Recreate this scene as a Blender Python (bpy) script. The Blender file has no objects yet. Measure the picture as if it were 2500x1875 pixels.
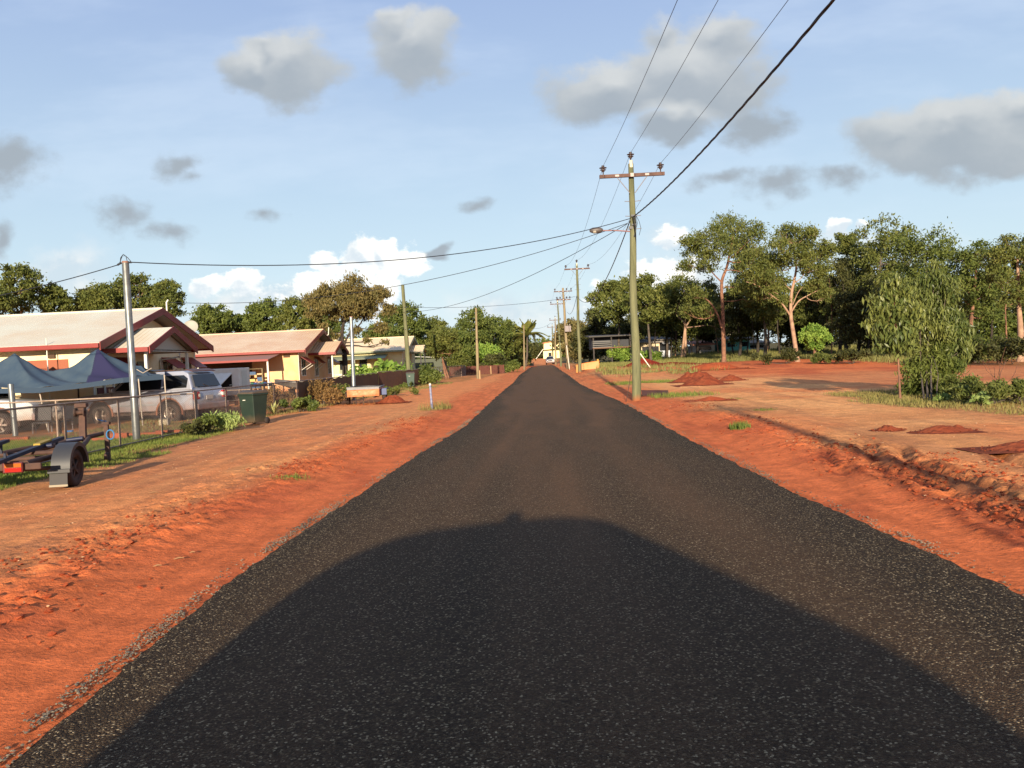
import bpy, math, random
import numpy as np
from mathutils import Vector, Matrix
random.seed(5); RNG = np.random.default_rng(7)
R = math.radians
scene = bpy.context.scene
# ------------------------------------------------------------------ camera
EYE = 1.75; FPX = 2014.0
cam = bpy.data.cameras.new('camera'); camo = bpy.data.objects.new('camera', cam)
scene.collection.objects.link(camo); scene.camera = camo
cam.sensor_width = 36; cam.lens = 29.0; cam.clip_start = .05; cam.clip_end = 9000
MR = Matrix.Rotation(R(1.647), 3, 'Z') @ Matrix.Rotation(R(90-1.789), 3, 'X') @ Matrix.Rotation(R(-2.6), 3, 'Z')
camo.matrix_world = Matrix.Translation((0, 0, EYE)) @ MR.to_4x4()
# ------------------------------------------------------------------ sun, sky
SUN_EL = 13.0; SUN_DX = .03          # shadows run along +Y, a touch to +X
sl = bpy.data.lights.new('sun', 'SUN'); sl.energy = 5.0; sl.angle = R(.5); sl.color = (1.0, .84, .62)
slo = bpy.data.objects.new('sun', sl); scene.collection.objects.link(slo)
sdir = Vector((SUN_DX, 1, 0)).normalized()*math.cos(R(SUN_EL)) + Vector((0, 0, -math.sin(R(SUN_EL))))
slo.rotation_euler = sdir.to_track_quat('-Z', 'Y').to_euler()
slo.location = (0, -30, 30)
scene.view_settings.view_transform = 'Standard'; scene.view_settings.look = 'None'
scene.view_settings.gamma = 1; scene.view_settings.use_curve_mapping = False
scene.view_settings.exposure = 1.05
scene.render.engine = 'CYCLES'

def lvl(px, py):
    """photo pixel -> tangent coords (x/y, z/y) of the world direction"""
    d = MR @ Vector(((px-1250)/FPX, (937.5-py)/FPX, -1)); return d.x/d.y, d.z/d.y
world = bpy.data.worlds.new('World'); scene.world = world; world.use_nodes = True
def build_world():
    nt = world.node_tree; N = nt.nodes; L = nt.links; N.clear()
    def nd(t, **k):
        n = N.new(t)
        for a, b in k.items(): setattr(n, a, b)
        return n
    def mth(op, a, b=None, c=None, clamp=False):
        n = nd('ShaderNodeMath', operation=op, use_clamp=clamp)
        for i, v in enumerate((a, b, c)):
            if v is None: continue
            if hasattr(v, 'type') or hasattr(v, 'is_linked'): L.new(v, n.inputs[i])
            else: n.inputs[i].default_value = v
        return n.outputs[0]
    def mix(f, a, b):
        n = nd('ShaderNodeMix', data_type='RGBA')
        for s, v in ((0, f), (6, a), (7, b)):
            if isinstance(v, (tuple, float, int)):
                n.inputs[s].default_value = v if not isinstance(v, tuple) else (*v, 1)
            else: L.new(v, n.inputs[s])
        return n.outputs[2]
    def sstep(v, a, b):
        n = nd('ShaderNodeMapRange', interpolation_type='SMOOTHSTEP'); L.new(v, n.inputs[0])
        n.inputs[1].default_value = a; n.inputs[2].default_value = b
        return n.outputs[0]
    sky = nd('ShaderNodeTexSky', sky_type='NISHITA', sun_disc=False, sun_elevation=R(SUN_EL),
             sun_rotation=R(180)+math.atan2(SUN_DX, 1), altitude=0, air_density=1.0, dust_density=.6, ozone_density=1.3)
    tc = nd('ShaderNodeTexCoord'); sep = nd('ShaderNodeSeparateXYZ'); L.new(tc.outputs['Generated'], sep.inputs[0])
    yy = mth('MAXIMUM', mth('ABSOLUTE', sep.outputs[1]), .05)
    u = mth('DIVIDE', sep.outputs[0], yy); v = mth('DIVIDE', sep.outputs[2], yy)
    cmb = nd('ShaderNodeCombineXYZ'); L.new(u, cmb.inputs[0]); L.new(v, cmb.inputs[1]); L.new(sep.outputs[1], cmb.inputs[2])
    cm2 = nd('ShaderNodeCombineXYZ'); L.new(u, cm2.inputs[0]); L.new(v, cm2.inputs[1])
    P = cm2.outputs[0]
    def noise(scale, detail, rough=.55, off=0, sy=1.4):
        m = nd('ShaderNodeMapping'); L.new(P, m.inputs[0]); m.inputs['Location'].default_value = (off, off*.7, 3+off); m.inputs['Scale'].default_value = (1, sy, 1)
        n = nd('ShaderNodeTexNoise', noise_dimensions='2D'); L.new(m.outputs[0], n.inputs['Vector'])
        n.inputs['Scale'].default_value = scale; n.inputs['Detail'].default_value = detail; n.inputs['Roughness'].default_value = rough
        return n
    front = sstep(sep.outputs[1], .02, .12)
    def warp(scale, amt):
        n = noise(scale, 3, off=7)
        s = nd('ShaderNodeVectorMath', operation='SUBTRACT'); L.new(n.outputs['Color'], s.inputs[0]); s.inputs[1].default_value = (.5, .5, .5)
        a = nd('ShaderNodeVectorMath', operation='MULTIPLY_ADD'); L.new(s.outputs[0], a.inputs[0]); a.inputs[1].default_value = (amt, amt, 0); L.new(P, a.inputs[2])
        return a.outputs[0]
    def field(blobs, src):
        cur = None
        for (px, py, rx, ry, amp) in blobs:
            cu, cv = lvl(px, py); su = FPX/rx; sv = FPX/ry
            m = nd('ShaderNodeVectorMath', operation='MULTIPLY_ADD'); L.new(src, m.inputs[0])
            m.inputs[1].default_value = (su, sv, 0); m.inputs[2].default_value = (-cu*su, -cv*sv, 0)
            ln = nd('ShaderNodeVectorMath', operation='LENGTH'); L.new(m.outputs[0], ln.inputs[0])
            f = mth('MULTIPLY_ADD', ln.outputs['Value'], -amp, amp)
            cur = f if cur is None else mth('SMOOTH_MAX', cur, f, .15)
        return cur
    # ---- sky base colour: Nishita, evened out
    sk = nd('ShaderNodeVectorMath', operation='MULTIPLY'); L.new(sky.outputs[0], sk.inputs[0]); sk.inputs[1].default_value = (1.12, 1.0, .95)
    grad = sstep(sep.outputs[2], 0, .55)
    base = mix(.72, sk.outputs[0], mix(grad, (6.9, 9.0, 10.3), (3.75, 5.1, 8.7)))
    # thin high veil
    vn = noise(2.2, 5, .6, off=21, sy=3.5)
    base = mix(mth('MULTIPLY', sstep(vn.outputs[0], .4, .75), .22), base, (8.3, 9.4, 10.7))
    wp = warp(11, .05); wp2 = warp(26, .022)
    n1 = noise(6.5, 9, .6, off=4.3).outputs[0]; n2 = noise(17, 8, .62, off=5).outputs[0]
    # grey soft clouds
    G = [(700,165,150,110,1.1),(610,180,100,60,1),(640,140,90,60,.9),(1010,115,125,105,1.1),(960,85,80,65,.9),
         (1490,230,180,100,1.15),(1680,195,250,120,1.15),(1760,120,120,90,1),(1620,110,80,70,.7),(1640,315,110,45,.8),
         (2330,335,280,115,1.25),(2480,290,220,80,1),(2200,330,150,70,1),
         (1850,300,130,60,.42),(1760,440,90,30,.45),(10,395,110,75,.6),(455,400,80,40,.5),(480,440,60,30,.4),
         (310,530,70,45,.36),(420,575,70,40,.36),(640,520,66,36,.55),(1160,505,70,26,.6),(1900,450,90,40,.35),(2080,440,110,30,.35),
         (1060,610,70,22,.7),(0,600,40,70,.5)]
    fg = field(G, wp)
    fg = mth('ADD', fg, mth('MULTIPLY_ADD', n1, 1.15, -.60)); fg = mth('ADD', fg, mth('MULTIPLY_ADD', n2, .55, -.26))
    ag = mth('MULTIPLY', sstep(fg, -.06, .42), front)
    # shading of the grey clouds: paler rim / upper side, darker belly
    upn = field([(a, b-38, c, d, e) for (a, b, c, d, e) in G[:12]], wp)
    lit = sstep(mth('ADD', mth('ADD', mth('SUBTRACT', upn, fg), mth('MULTIPLY_ADD', n1, 1.5, -.75)), mth('MULTIPLY_ADD', n2, .9, -.45)), -.6, .9)
    gc = mix(lit, (3.7, 4.2, 4.7), (7.6, 7.7, 7.5))
    col = mix(mth('MULTIPLY', ag, .9), base, gc)
    # pale bank low over the trees
    B0 = [(1620,700,230,150,.8),(1450,740,230,90,.7),(1250,760,200,70,.5),(600,760,260,90,.7),(150,680,160,90,.5),(2060,600,260,70,.5),(1640,590,120,60,.6)]
    f0 = mth('ADD', field(B0, wp), mth('MULTIPLY_ADD', n1, 1.2, -.55))
    col = mix(mth('MULTIPLY', mth('MULTIPLY', sstep(f0, 0, .6), front), .8), col, mix(sstep(n2, .35, .65), (6.4, 7.5, 8.3), (8.8, 9.0, 9.0)))
    # bright cumulus
    W = [(885,622,64,70,1.45),(930,625,48,62,1.3),(870,690,90,66,1.4),(910,730,90,60,1),(790,640,46,34,.9),(760,700,70,46,.9),(1015,640,48,38,.75),
         (600,690,66,44,1.0),(500,700,52,38,1.0),(660,720,60,40,.8),(1630,585,56,40,.85),(1600,670,100,56,.9),(1500,720,90,50,.8),(2050,550,40,22,.9),(2105,552,34,20,.9)]
    fw = mth('ADD', field(W, wp2), mth('MULTIPLY_ADD', n2, 2.0, -1.13))
    aw = mth('MULTIPLY', sstep(fw, -.05, .3), front)
    wlit = sstep(mth('ADD', mth('SUBTRACT', field([(a+10, b-14, c, d, e) for (a, b, c, d, e) in W], wp2), field(W, wp2)), mth('MULTIPLY_ADD', n2, 1.9, -.95)), -.55, .25)
    col = mix(mth('MULTIPLY', aw, .95), col, mix(wlit, (7.2, 8.1, 8.8), (12.4, 12.1, 11.3)))
    bg = nd('ShaderNodeBackground'); L.new(col, bg.inputs[0]); bg.inputs[1].default_value = .05
    out = nd('ShaderNodeOutputWorld'); L.new(bg.outputs[0], out.inputs[0])
build_world()

# ------------------------------------------------------------------ helpers
def S(r, g, b):
    f = lambda c: (c/255/12.92) if c/255 <= .04045 else ((c/255+.055)/1.055)**2.4
    return (f(r), f(g), f(b))
def vhash(ix, iy, s):
    h = (ix.astype(np.int64)*374761393 + iy.astype(np.int64)*668265263 + s*974634777) & 0xffffffff
    h = ((h ^ (h >> 13))*1274126177) & 0xffffffff
    h = h ^ (h >> 16)
    return (h & 0xffff)/65535.0
def vn(x, y, s=0):
    x = np.asarray(x, float); y = np.asarray(y, float)
    ix = np.floor(x); iy = np.floor(y); fx = x-ix; fy = y-iy
    fx = fx*fx*(3-2*fx); fy = fy*fy*(3-2*fy)
    a = vhash(ix, iy, s); b = vhash(ix+1, iy, s); c = vhash(ix, iy+1, s); d = vhash(ix+1, iy+1, s)
    return (a*(1-fx)+b*fx)*(1-fy)+(c*(1-fx)+d*fx)*fy
def fbm(x, y, s=0, o=4):
    t = 0; a = .5; n = 0
    for i in range(o):
        t = t+a*vn(x*2**i, y*2**i, s+i*17); n += a; a *= .5
    return t/n
def ss(a, b, x):
    t = np.clip((np.asarray(x, float)-a)/(b-a), 0, 1); return t*t*(3-2*t)
# ---- road edges, read off the photograph on the plane z=0
def g0(px, py, z=0.):
    u, v = lvl(px, py); Y = (z-EYE)/v; return u*Y, Y
LE = sorted([g0(*p)[::-1] for p in [(-34,1875),(280,1627),(565,1401),(790,1254),(1017,1107),(1130,1040),(1198,978),(1232,949),(1251,935),(1267,915),(1290,900),(1302,893)]])
RE = sorted([g0(*p)[::-1] for p in [(2500,1435),(2260,1333),(1921,1187),(1695,1074),(1526,983),(1423,940),(1388,915),(1365,900),(1353,892.5)]])
LEy, LEx = np.array(LE).T; REy, REx = np.array(RE).T
REx[0] = REx[0]
def xl(y): return np.interp(y, LEy, LEx)
def xr(y): return np.interp(y, REy, REx)
YEND = 166.
def hz_smooth(x, y):
    x = np.asarray(x, float); y = np.asarray(y, float)
    z = 1.25*ss(195, 275, y) + 3.0*ss(330, 600, y)
    z = z + .33*ss(50, 78, y)*(1-ss(150, 200, y))*ss(3.7, 5.5, x)
    z = z + .9*ss(86, 110, y)*ss(12, 24, x)*(1-ss(200, 300, y))
    d = np.maximum(xl(y)-x, x-xr(y))
    z = z + .11*ss(.35, 1.25, d)*(1-ss(60, 120, y)) - .05*(1-ss(-.25, .02, d))
    return z
RUTS = [([(5.3, 13.8), (4.75, 11.8), (4.4, 10.6), (4.38, 9.5), (4.38, 8.3), (4.05, 6.6), (3.95, 5)], .12, .055), ([(5.6, 13.2), (5.2, 11.9), (4.95, 10.4), (4.85, 8.2), (4.7, 5)], .09, .07), ([(6.6, 12.4), (6.1, 10), (5.7, 7.5), (5.5, 5)], .10, .07), ([(5.0, 14.6), (4.2, 12.2), (3.95, 10.5)], .05, .03)]
def ruts(x, y):
    z = 0*x; m = 0*x
    for pts, w, dep in RUTS:
        ys, xs = zip(*sorted((b, a) for a, b in pts)); cx = np.interp(y, ys, xs)+.05*np.sin(y*2.1)
        e = ss(ys[0]-.3, ys[0]+.4, y)*(1-ss(ys[-1]-.8, ys[-1], y)); ww = w*(.75+.6*fbm(x*0+y*1.3, y*.7, 83, 2))
        k = np.exp(-((x-cx)/ww)**2)*e; k2 = np.exp(-((np.abs(x-cx)-1.9*ww)/(ww*.8))**2)*e
        z = z-dep*k+dep*.15*k2; m = np.maximum(m, np.maximum(k, k2*.8))
    return z, m
def hz(x, y, detail=True):
    z = hz_smooth(x, y)
    if not detail: return z
    x = np.asarray(x, float); y = np.asarray(y, float)
    d = np.maximum(xl(y)-x, x-xr(y)); left = x < 1
    near = 1-ss(18, 45, y)
    out = ss(.25, .6, d)
    z = z + out*(.05*(fbm(x*.35, y*.22, 3)-.5) + .035*(fbm(x*1.3, y*.8, 5)-.5))
    # crumbled windrow beyond the smooth shoulder
    band = ss(.85, 1.2, d)*(1-ss(1.9, 3.1, d))*near
    cl = fbm(x*7, y*7, 11, 3); cl2 = fbm(x*16, y*16, 13, 2)
    cl3 = fbm(x*26, y*22, 19, 2)
    z = z + band*(.022*ss(.5, .8, cl) + .024*ss(.5, .8, cl2)+.012*ss(.5,.8,cl3)) + out*near*(.006*(cl2-.5)+.005*(cl3-.5))
    rz, rm = ruts(x, y)
    z = z + rz + rm*(.01*ss(.45, .85, cl)+.02*ss(.45, .8, cl2)-.012)*near
    # loose churned patch at the right foreground
    pt = np.exp(-(((x-5.2)/1.3)**2+((y-6.3)/2.6)**2))
    z = z + pt*(.015*ss(.48, .85, fbm(x*3.1, y*3.1, 21, 3))+.02*ss(.5, .85, cl))
    return z
def H(x, y): return float(hz_smooth(np.array([x]), np.array([y]))[0])
def P(px, py, Y):
    u, v = lvl(px, py); return Vector((u*Y, Y, EYE+v*Y))
def G(px, py, zoff=0.):
    z = 0.
    for i in range(12):
        x, y = g0(px, py, z); z = H(x, min(y, 400))+zoff
    return Vector((x, y, z))
def XP(px, Y):            # world x of a photo column at ground level at depth Y
    py = 872-(px-1305)*.0454+EYE/Y*FPX
    return lvl(px, py)[0]*Y

C = scene.collection
# ------------------------------------------------------------------ materials
MC = {}
# albedo factors on the sRGB picks below (sunlit colours read off the photograph are brighter than the paint itself)
ALB = dict(clod_earth=.6, heap_earth=.6, heap_dark_red=.65, heap_orange=.7, red_trim=.42, treated_pine=.5, weathered_timber=.55, orange_plastic=.52, yellow_cap=.4, fence_pipe=.85, dry_twig=.5, paling_red=.4, cream_wall=.85, orange_cream_wall=.8, pale_yellow_wall=.8, lemon_wall=.75,
           white_paint=.8, tyre_rubber=.8, bin_green=.45, blue_canvas=.48, grey_plastic=.14, gum_bark_pale=.55, gum_bark_tan=.5, black_cable=.8, roof_sheet_grey=1.08, roof_sheet_dusty=1.0, roof_sheet_cream=1.0, fence_wire=.6, white_panel=1.0, flap=.3, flap_edge=.35, amber_lens=.35, red_lens=.35, light_housing=.4, yellow_tape=.4, silver_paint=.75, car_glass=.5, purple_canvas=.35)
def mat(name, col, rough=.8, metal=0., spec=.4, var=None, bump=None, trans=0., alpha=None, coat=0., dirt=None, emit=None, grain=0):
    """var=(scale, amount 0-1, colour2); bump=(scale, dist); dirt=(colour, height) splashed up from z=0 of the object"""
    if name in MC: return MC[name]
    kf = ALB.get(name, .62); q3 = lambda c: tuple(v*kf for v in c); col = q3(col)
    if var: var = (var[0], var[1], q3(var[2]))
    if dirt: dirt = (tuple(v*max(kf, .75) for v in dirt[0]), dirt[1])
    m = bpy.data.materials.new(name); m.use_nodes = True; nt = m.node_tree; N = nt.nodes; L = nt.links
    b = N['Principled BSDF']; b.inputs['Base Color'].default_value = (*col, 1); b.inputs['Roughness'].default_value = rough
    b.inputs['Metallic'].default_value = metal; b.inputs['Specular IOR Level'].default_value = spec
    if coat: b.inputs['Coat Weight'].default_value = coat; b.inputs['Coat Roughness'].default_value = .08
    tc = N.new('ShaderNodeTexCoord'); src = None
    if var:
        n = N.new('ShaderNodeTexNoise'); n.inputs['Scale'].default_value = var[0]; n.inputs['Detail'].default_value = 6; n.inputs['Roughness'].default_value = .65
        L.new(tc.outputs['Object'], n.inputs['Vector'])
        mr = N.new('ShaderNodeMapRange'); mr.inputs[1].default_value = .38; mr.inputs[2].default_value = .66; mr.inputs[4].default_value = var[1]; L.new(n.outputs[0], mr.inputs[0])
        mx = N.new('ShaderNodeMix'); mx.data_type = 'RGBA'; L.new(mr.outputs[0], mx.inputs[0]); mx.inputs[6].default_value = (*col, 1); mx.inputs[7].default_value = (*var[2], 1)
        src = mx.outputs[2]
    if dirt:
        sp = N.new('ShaderNodeSeparateXYZ'); L.new(tc.outputs['Object'], sp.inputs[0])
        n = N.new('ShaderNodeTexNoise'); n.inputs['Scale'].default_value = 3; n.inputs['Detail'].default_value = 5; L.new(tc.outputs['Object'], n.inputs['Vector'])
        a = N.new('ShaderNodeMath'); a.operation = 'MULTIPLY_ADD'; L.new(n.outputs[0], a.inputs[0]); a.inputs[1].default_value = -dirt[1]*1.2; L.new(sp.outputs[2], a.inputs[2])
        mr = N.new('ShaderNodeMapRange'); L.new(a.outputs[0], mr.inputs[0]); mr.inputs[1].default_value = -dirt[1]*.6; mr.inputs[2].default_value = dirt[1]*.5; mr.inputs[3].default_value = .9; mr.inputs[4].default_value = 0
        mx = N.new('ShaderNodeMix'); mx.data_type = 'RGBA'; L.new(mr.outputs[0], mx.inputs[0])
        if src: L.new(src, mx.inputs[6])
        else: mx.inputs[6].default_value = (*col, 1)
        mx.inputs[7].default_value = (*dirt[0], 1); src = mx.outputs[2]
    if src: L.new(src, b.inputs['Base Color'])
    if grain and var:
        mp = N.new('ShaderNodeMapping'); mp.inputs['Scale'].default_value = (1, 1, grain); L.new(tc.outputs['Object'], mp.inputs[0])
        for q in [q for q in N if q.type == 'TEX_NOISE']: L.new(mp.outputs[0], q.inputs['Vector'])
    if bump:
        n = N.new('ShaderNodeTexNoise'); n.inputs['Scale'].default_value = bump[0]; n.inputs['Detail'].default_value = 5; L.new(tc.outputs['Object'], n.inputs['Vector'])
        bp = N.new('ShaderNodeBump'); bp.inputs['Strength'].default_value = .6; bp.inputs['Distance'].default_value = bump[1]; L.new(n.outputs[0], bp.inputs['Height']); L.new(bp.outputs[0], b.inputs['Normal'])
    if emit: b.inputs['Emission Color'].default_value = (*emit[0], 1); b.inputs['Emission Strength'].default_value = emit[1]
    MC[name] = m; return m
LK = 1.05
def leafmat(name, c1, c2, tr=.35, rough=.6):
    if name in MC: return MC[name]
    c1 = tuple(v*LK for v in c1); c2 = tuple(v*LK for v in c2)
    m = bpy.data.materials.new(name); m.use_nodes = True; nt = m.node_tree; N = nt.nodes; L = nt.links
    b = N['Principled BSDF']; b.inputs['Roughness'].default_value = rough; b.inputs['Specular IOR Level'].default_value = .25
    g = N.new('ShaderNodeNewGeometry'); tc = N.new('ShaderNodeTexCoord')
    n = N.new('ShaderNodeTexNoise'); n.inputs['Scale'].default_value = .9; n.inputs['Detail'].default_value = 3; L.new(tc.outputs['Object'], n.inputs['Vector'])
    a = N.new('ShaderNodeMath'); a.operation = 'MULTIPLY_ADD'; L.new(g.outputs['Random Per Island'], a.inputs[0]); a.inputs[1].default_value = .55
    mm = N.new('ShaderNodeMapRange'); L.new(n.outputs[0], mm.inputs[0]); mm.inputs[1].default_value = .35; mm.inputs[2].default_value = .65; mm.inputs[4].default_value = .5
    L.new(mm.outputs[0], a.inputs[2])
    mx = N.new('ShaderNodeMix'); mx.data_type = 'RGBA'; L.new(a.outputs[0], mx.inputs[0]); mx.inputs[6].default_value = (*c1, 1); mx.inputs[7].default_value = (*c2, 1)
    L.new(mx.outputs[2], b.inputs['Base Color'])
    t = N.new('ShaderNodeBsdfTranslucent'); L.new(mx.outputs[2], t.inputs[0])
    ms = N.new('ShaderNodeMixShader'); ms.inputs[0].default_value = tr; L.new(b.outputs[0], ms.inputs[1]); L.new(t.outputs[0], ms.inputs[2])
    L.new(ms.outputs[0], N['Material Output'].inputs[0])
    MC[name] = m; return m

# ------------------------------------------------------------------ mesh builder
class MB:
    def __init__(s): s.v = []; s.f = []; s.sm = []
    def add(s, vs, fs, smooth=False):
        o = len(s.v); s.v += [tuple(p) for p in vs]; s.f += [tuple(i+o for i in f) for f in fs]; s.sm += [smooth]*len(fs); return s
    def box(s, c, d, rz=0, rx=0, ry=0):
        hx, hy, hz_ = d[0]/2, d[1]/2, d[2]/2; c = Vector(c)
        M = Matrix.Rotation(rz, 3, 'Z') @ Matrix.Rotation(ry, 3, 'Y') @ Matrix.Rotation(rx, 3, 'X')
        vs = [c+M@Vector((a*hx, b*hy, e*hz_)) for e in (-1, 1) for b in (-1, 1) for a in (-1, 1)]
        return s.add(vs, [(0,2,3,1),(4,5,7,6),(0,1,5,4),(2,6,7,3),(0,4,6,2),(1,3,7,5)])
    def bb(s, x0, x1, y0, y1, z0, z1): return s.box(((x0+x1)/2, (y0+y1)/2, (z0+z1)/2), (x1-x0, y1-y0, z1-z0))
    def tube(s, pts, r, n=8, cap=True):
        pts = [Vector(p) for p in pts]; k = len(pts)
        if not hasattr(r, '__len__'): r = [r]*k
        vs = []; up = Vector((0, 0, 1))
        t0 = (pts[1]-pts[0]).normalized(); a = t0.cross(up if abs(t0.z) < .95 else Vector((1, 0, 0))).normalized()
        for i in range(k):
            t = (pts[min(i+1, k-1)]-pts[max(i-1, 0)]).normalized()
            a = (a-t*a.dot(t)).normalized(); b = t.cross(a)
            for j in range(n):
                q = 2*math.pi*j/n; vs.append(pts[i]+(a*math.cos(q)+b*math.sin(q))*r[i])
        fs = [(i*n+j, i*n+(j+1)%n, (i+1)*n+(j+1)%n, (i+1)*n+j) for i in range(k-1) for j in range(n)]
        s.add(vs, fs, True)
        if cap: s.add(vs[:n], [tuple(range(n))[::-1]]); s.add(vs[-n:], [tuple(range(n))])
        return s
    def lathe(s, prof, c=(0,0,0), axis='Z', n=20):
        """prof = (radius, along) pairs"""
        vs = []; c = Vector(c)
        for (r, h) in prof:
            for j in range(n):
                q = 2*math.pi*j/n; a, b = r*math.cos(q), r*math.sin(q)
                vs.append(c+Vector({'Z': (a, b, h), 'X': (h, a, b), 'Y': (b, h, a)}[axis]))
        k = len(prof)
        return s.add(vs, [(i*n+j, i*n+(j+1)%n, (i+1)*n+(j+1)%n, (i+1)*n+j) for i in range(k-1) for j in range(n)], True)
    def quad(s, *p): return s.add(p, [tuple(range(len(p)))])
    def slab(s, pts, off):
        """polygon thickened by vector off"""
        n = len(pts); off = Vector(off); a = [Vector(p) for p in pts]; b = [p+off for p in a]
        return s.add(a+b, [tuple(range(n))[::-1], tuple(range(n, 2*n))]+[(i, (i+1) % n, n+(i+1) % n, n+i) for i in range(n)])
    def build(s, name, m, parent=None, loc=None, bevel=0, seg=2, props=None):
        me = bpy.data.meshes.new(name); me.from_pydata(s.v, [], s.f); me.update()
        me.polygons.foreach_set('use_smooth', s.sm)
        o = bpy.data.objects.new(name, me); C.objects.link(o)
        if m: me.materials.append(m)
        if parent: o.parent = parent
        if loc is not None: o.location = loc
        if bevel:
            b = o.modifiers.new('bevel', 'BEVEL'); b.width = bevel; b.segments = seg; b.limit_method = 'ANGLE'; b.angle_limit = R(35)
        if props:
            for k, v in props.items(): o[k] = v
        return o
def npmesh(name, V, F, m, parent=None, loc=None, smooth=False, K=4):
    me = bpy.data.meshes.new(name); V = np.ascontiguousarray(V, np.float32); F = np.ascontiguousarray(F, np.int32)
    me.vertices.add(len(V)); me.vertices.foreach_set('co', V.ravel())
    me.loops.add(F.size); me.loops.foreach_set('vertex_index', F.ravel())
    me.polygons.add(len(F)); me.polygons.foreach_set('loop_start', np.arange(0, F.size, F.shape[1], dtype=np.int32))
    try: me.polygons.foreach_set('loop_total', np.full(len(F), F.shape[1], np.int32))
    except Exception: pass
    me.polygons.foreach_set('use_smooth', np.full(len(F), smooth)); me.update(calc_edges=True)
    o = bpy.data.objects.new(name, me); C.objects.link(o)
    if m: me.materials.append(m)
    if parent: o.parent = parent
    if loc is not None: o.location = loc
    return o
def thing(name, label, cat, loc=(0,0,0), rz=0, group=None):
    o = bpy.data.objects.new(name, None); C.objects.link(o); o.location = loc; o.rotation_euler = (0, 0, rz); o.empty_display_size = .2
    o['label'] = label; o['category'] = cat
    if group: o['group'] = group
    return o
def tag(o, label=None, cat=None, group=None, kind=None):
    for k, v in (('label', label), ('category', cat), ('group', group), ('kind', kind)):
        if v: o[k] = v
    return o
def copy_tree(o, parent=None):
    c = o.copy(); C.objects.link(c); c.parent = parent
    for ch in list(o.children): copy_tree(ch, c)
    return c
# ================================================================== GROUND
def lines(segs):
    out = [segs[0][0]]
    for a, b, s0, s1 in segs:
        x = a
        while x < b-1e-6:
            t = (x-a)/(b-a); x = min(b, x+s0*(s1/s0)**t)
            out.append(x)
    return np.unique(np.round(out, 4))
YL = lines([(-60, 1.5, 4, .6), (1.5, 3, .5, .05), (3, 12, .042, .05), (12, 40, .06, .35), (40, 120, .4, 2), (120, 420, 2, 12), (420, 3500, 20, 400)])
xr_ = lines([(0, 8.6, .055, .06), (8.6, 30, .1, .8), (30, 120, 1, 8), (120, 3000, 12, 500)])
XL = np.concatenate([-xr_[::-1][:-1], xr_])
XB = ([0, 8, 14, 17, 23, 27, 32, 45, 63, 100, 150], [-8.6, -8.5, -8.2, -8.35, -8.7, -9.2, -8.6, -7.2, -5.6, -3.6, -3.2])
def grassmask(x, y):
    """how much grass grows at a point, 0..1"""
    n = fbm(x*.9, y*.6, 31, 4); n2 = fbm(x*.25, y*.15, 37, 3)
    xb = np.interp(y, *XB)
    left = ss(-.1, .9, xb-x+(n-.5)*2.2+.35*(y < 24))
    dens = np.where(y < 20.5, 1.0, np.where(y < 27, .75, .55))
    yard = np.where((x < -9.9) & (y > 21), .45+.5*ss(.45, .6, n2), 1)
    m = left*np.clip(dens*yard*ss(.30, .46, n+.30*(y < 23)), 0, 1)
    r1 = ss(8.9, 10.0, x+(n-.5)*1.6)*ss(15.3, 17.5, y+(n-.5)*3+(x-10)*.35)*(1-ss(26, 29, y+(n-.5)*3))*(.55+.45*ss(.4, .6, n))
    r2 = ss(82, 88, y+(n-.5)*6)*ss(5, 8, x)*(.9)
    r3 = np.exp(-(((x-4.6)/1.5)**2+((y-30.6)/1.1)**2))*1.3*ss(.3, .5, n)
    r4 = ss(56, 62, y+(n-.5)*14)*ss(4.2, 6, x)*(1-ss(74, 80, y))*(1-ss(11, 16, x))*.55*ss(.42, .6, n)
    r5 = np.exp(-(((x-5.5)/2.2)**2+((y-44.5)/1.6)**2))*1.0*ss(.38, .55, n)
    r6 = ss(40, 44, y)*ss(24, 27, x)*.6
    t1 = np.exp(-(((x+3.55)/.5)**2+((y-12.15)/.25)**2))*.9*ss(.35, .6, n)
    t2 = np.exp(-(((x-4.0)/.28)**2+((y-17.1)/.3)**2))
    t3 = np.exp(-(((x+3.4)/.6)**2+((y-28.5)/.9)**2))*.6
    t4 = np.exp(-(((x-6.3)/.5)**2+((y-27)/.5)**2))*.8*ss(.35, .6, n)+np.exp(-(((x-5.4)/.45)**2+((y-17.5)/.5)**2))*.8*ss(.4, .6, n)+np.exp(-(((x-5.9)/.4)**2+((y-21.5)/.4)**2))*.6
    out = np.maximum(m, t4)
    for r in (r1, r2, r3, r4, r5, r6, t1, t2, t3): out = np.maximum(out, r)
    d = np.maximum(xl(y)-x, x-xr(y))
    return np.clip(out, 0, 1)*ss(.8, 1.2, d)
cFRESH = np.array(S(206, 106, 60)); cRED = np.array(S(166, 76, 48)); cTAN = np.array(S(204, 138, 86)); cPALE = np.array(S(230, 164, 104)); cBRN = np.array(S(162, 108, 74))
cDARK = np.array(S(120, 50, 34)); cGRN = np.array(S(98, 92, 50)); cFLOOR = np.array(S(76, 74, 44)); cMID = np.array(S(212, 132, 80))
def lerp(a, b, t): return a*(1-t[..., None])+b*t[..., None]
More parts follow.
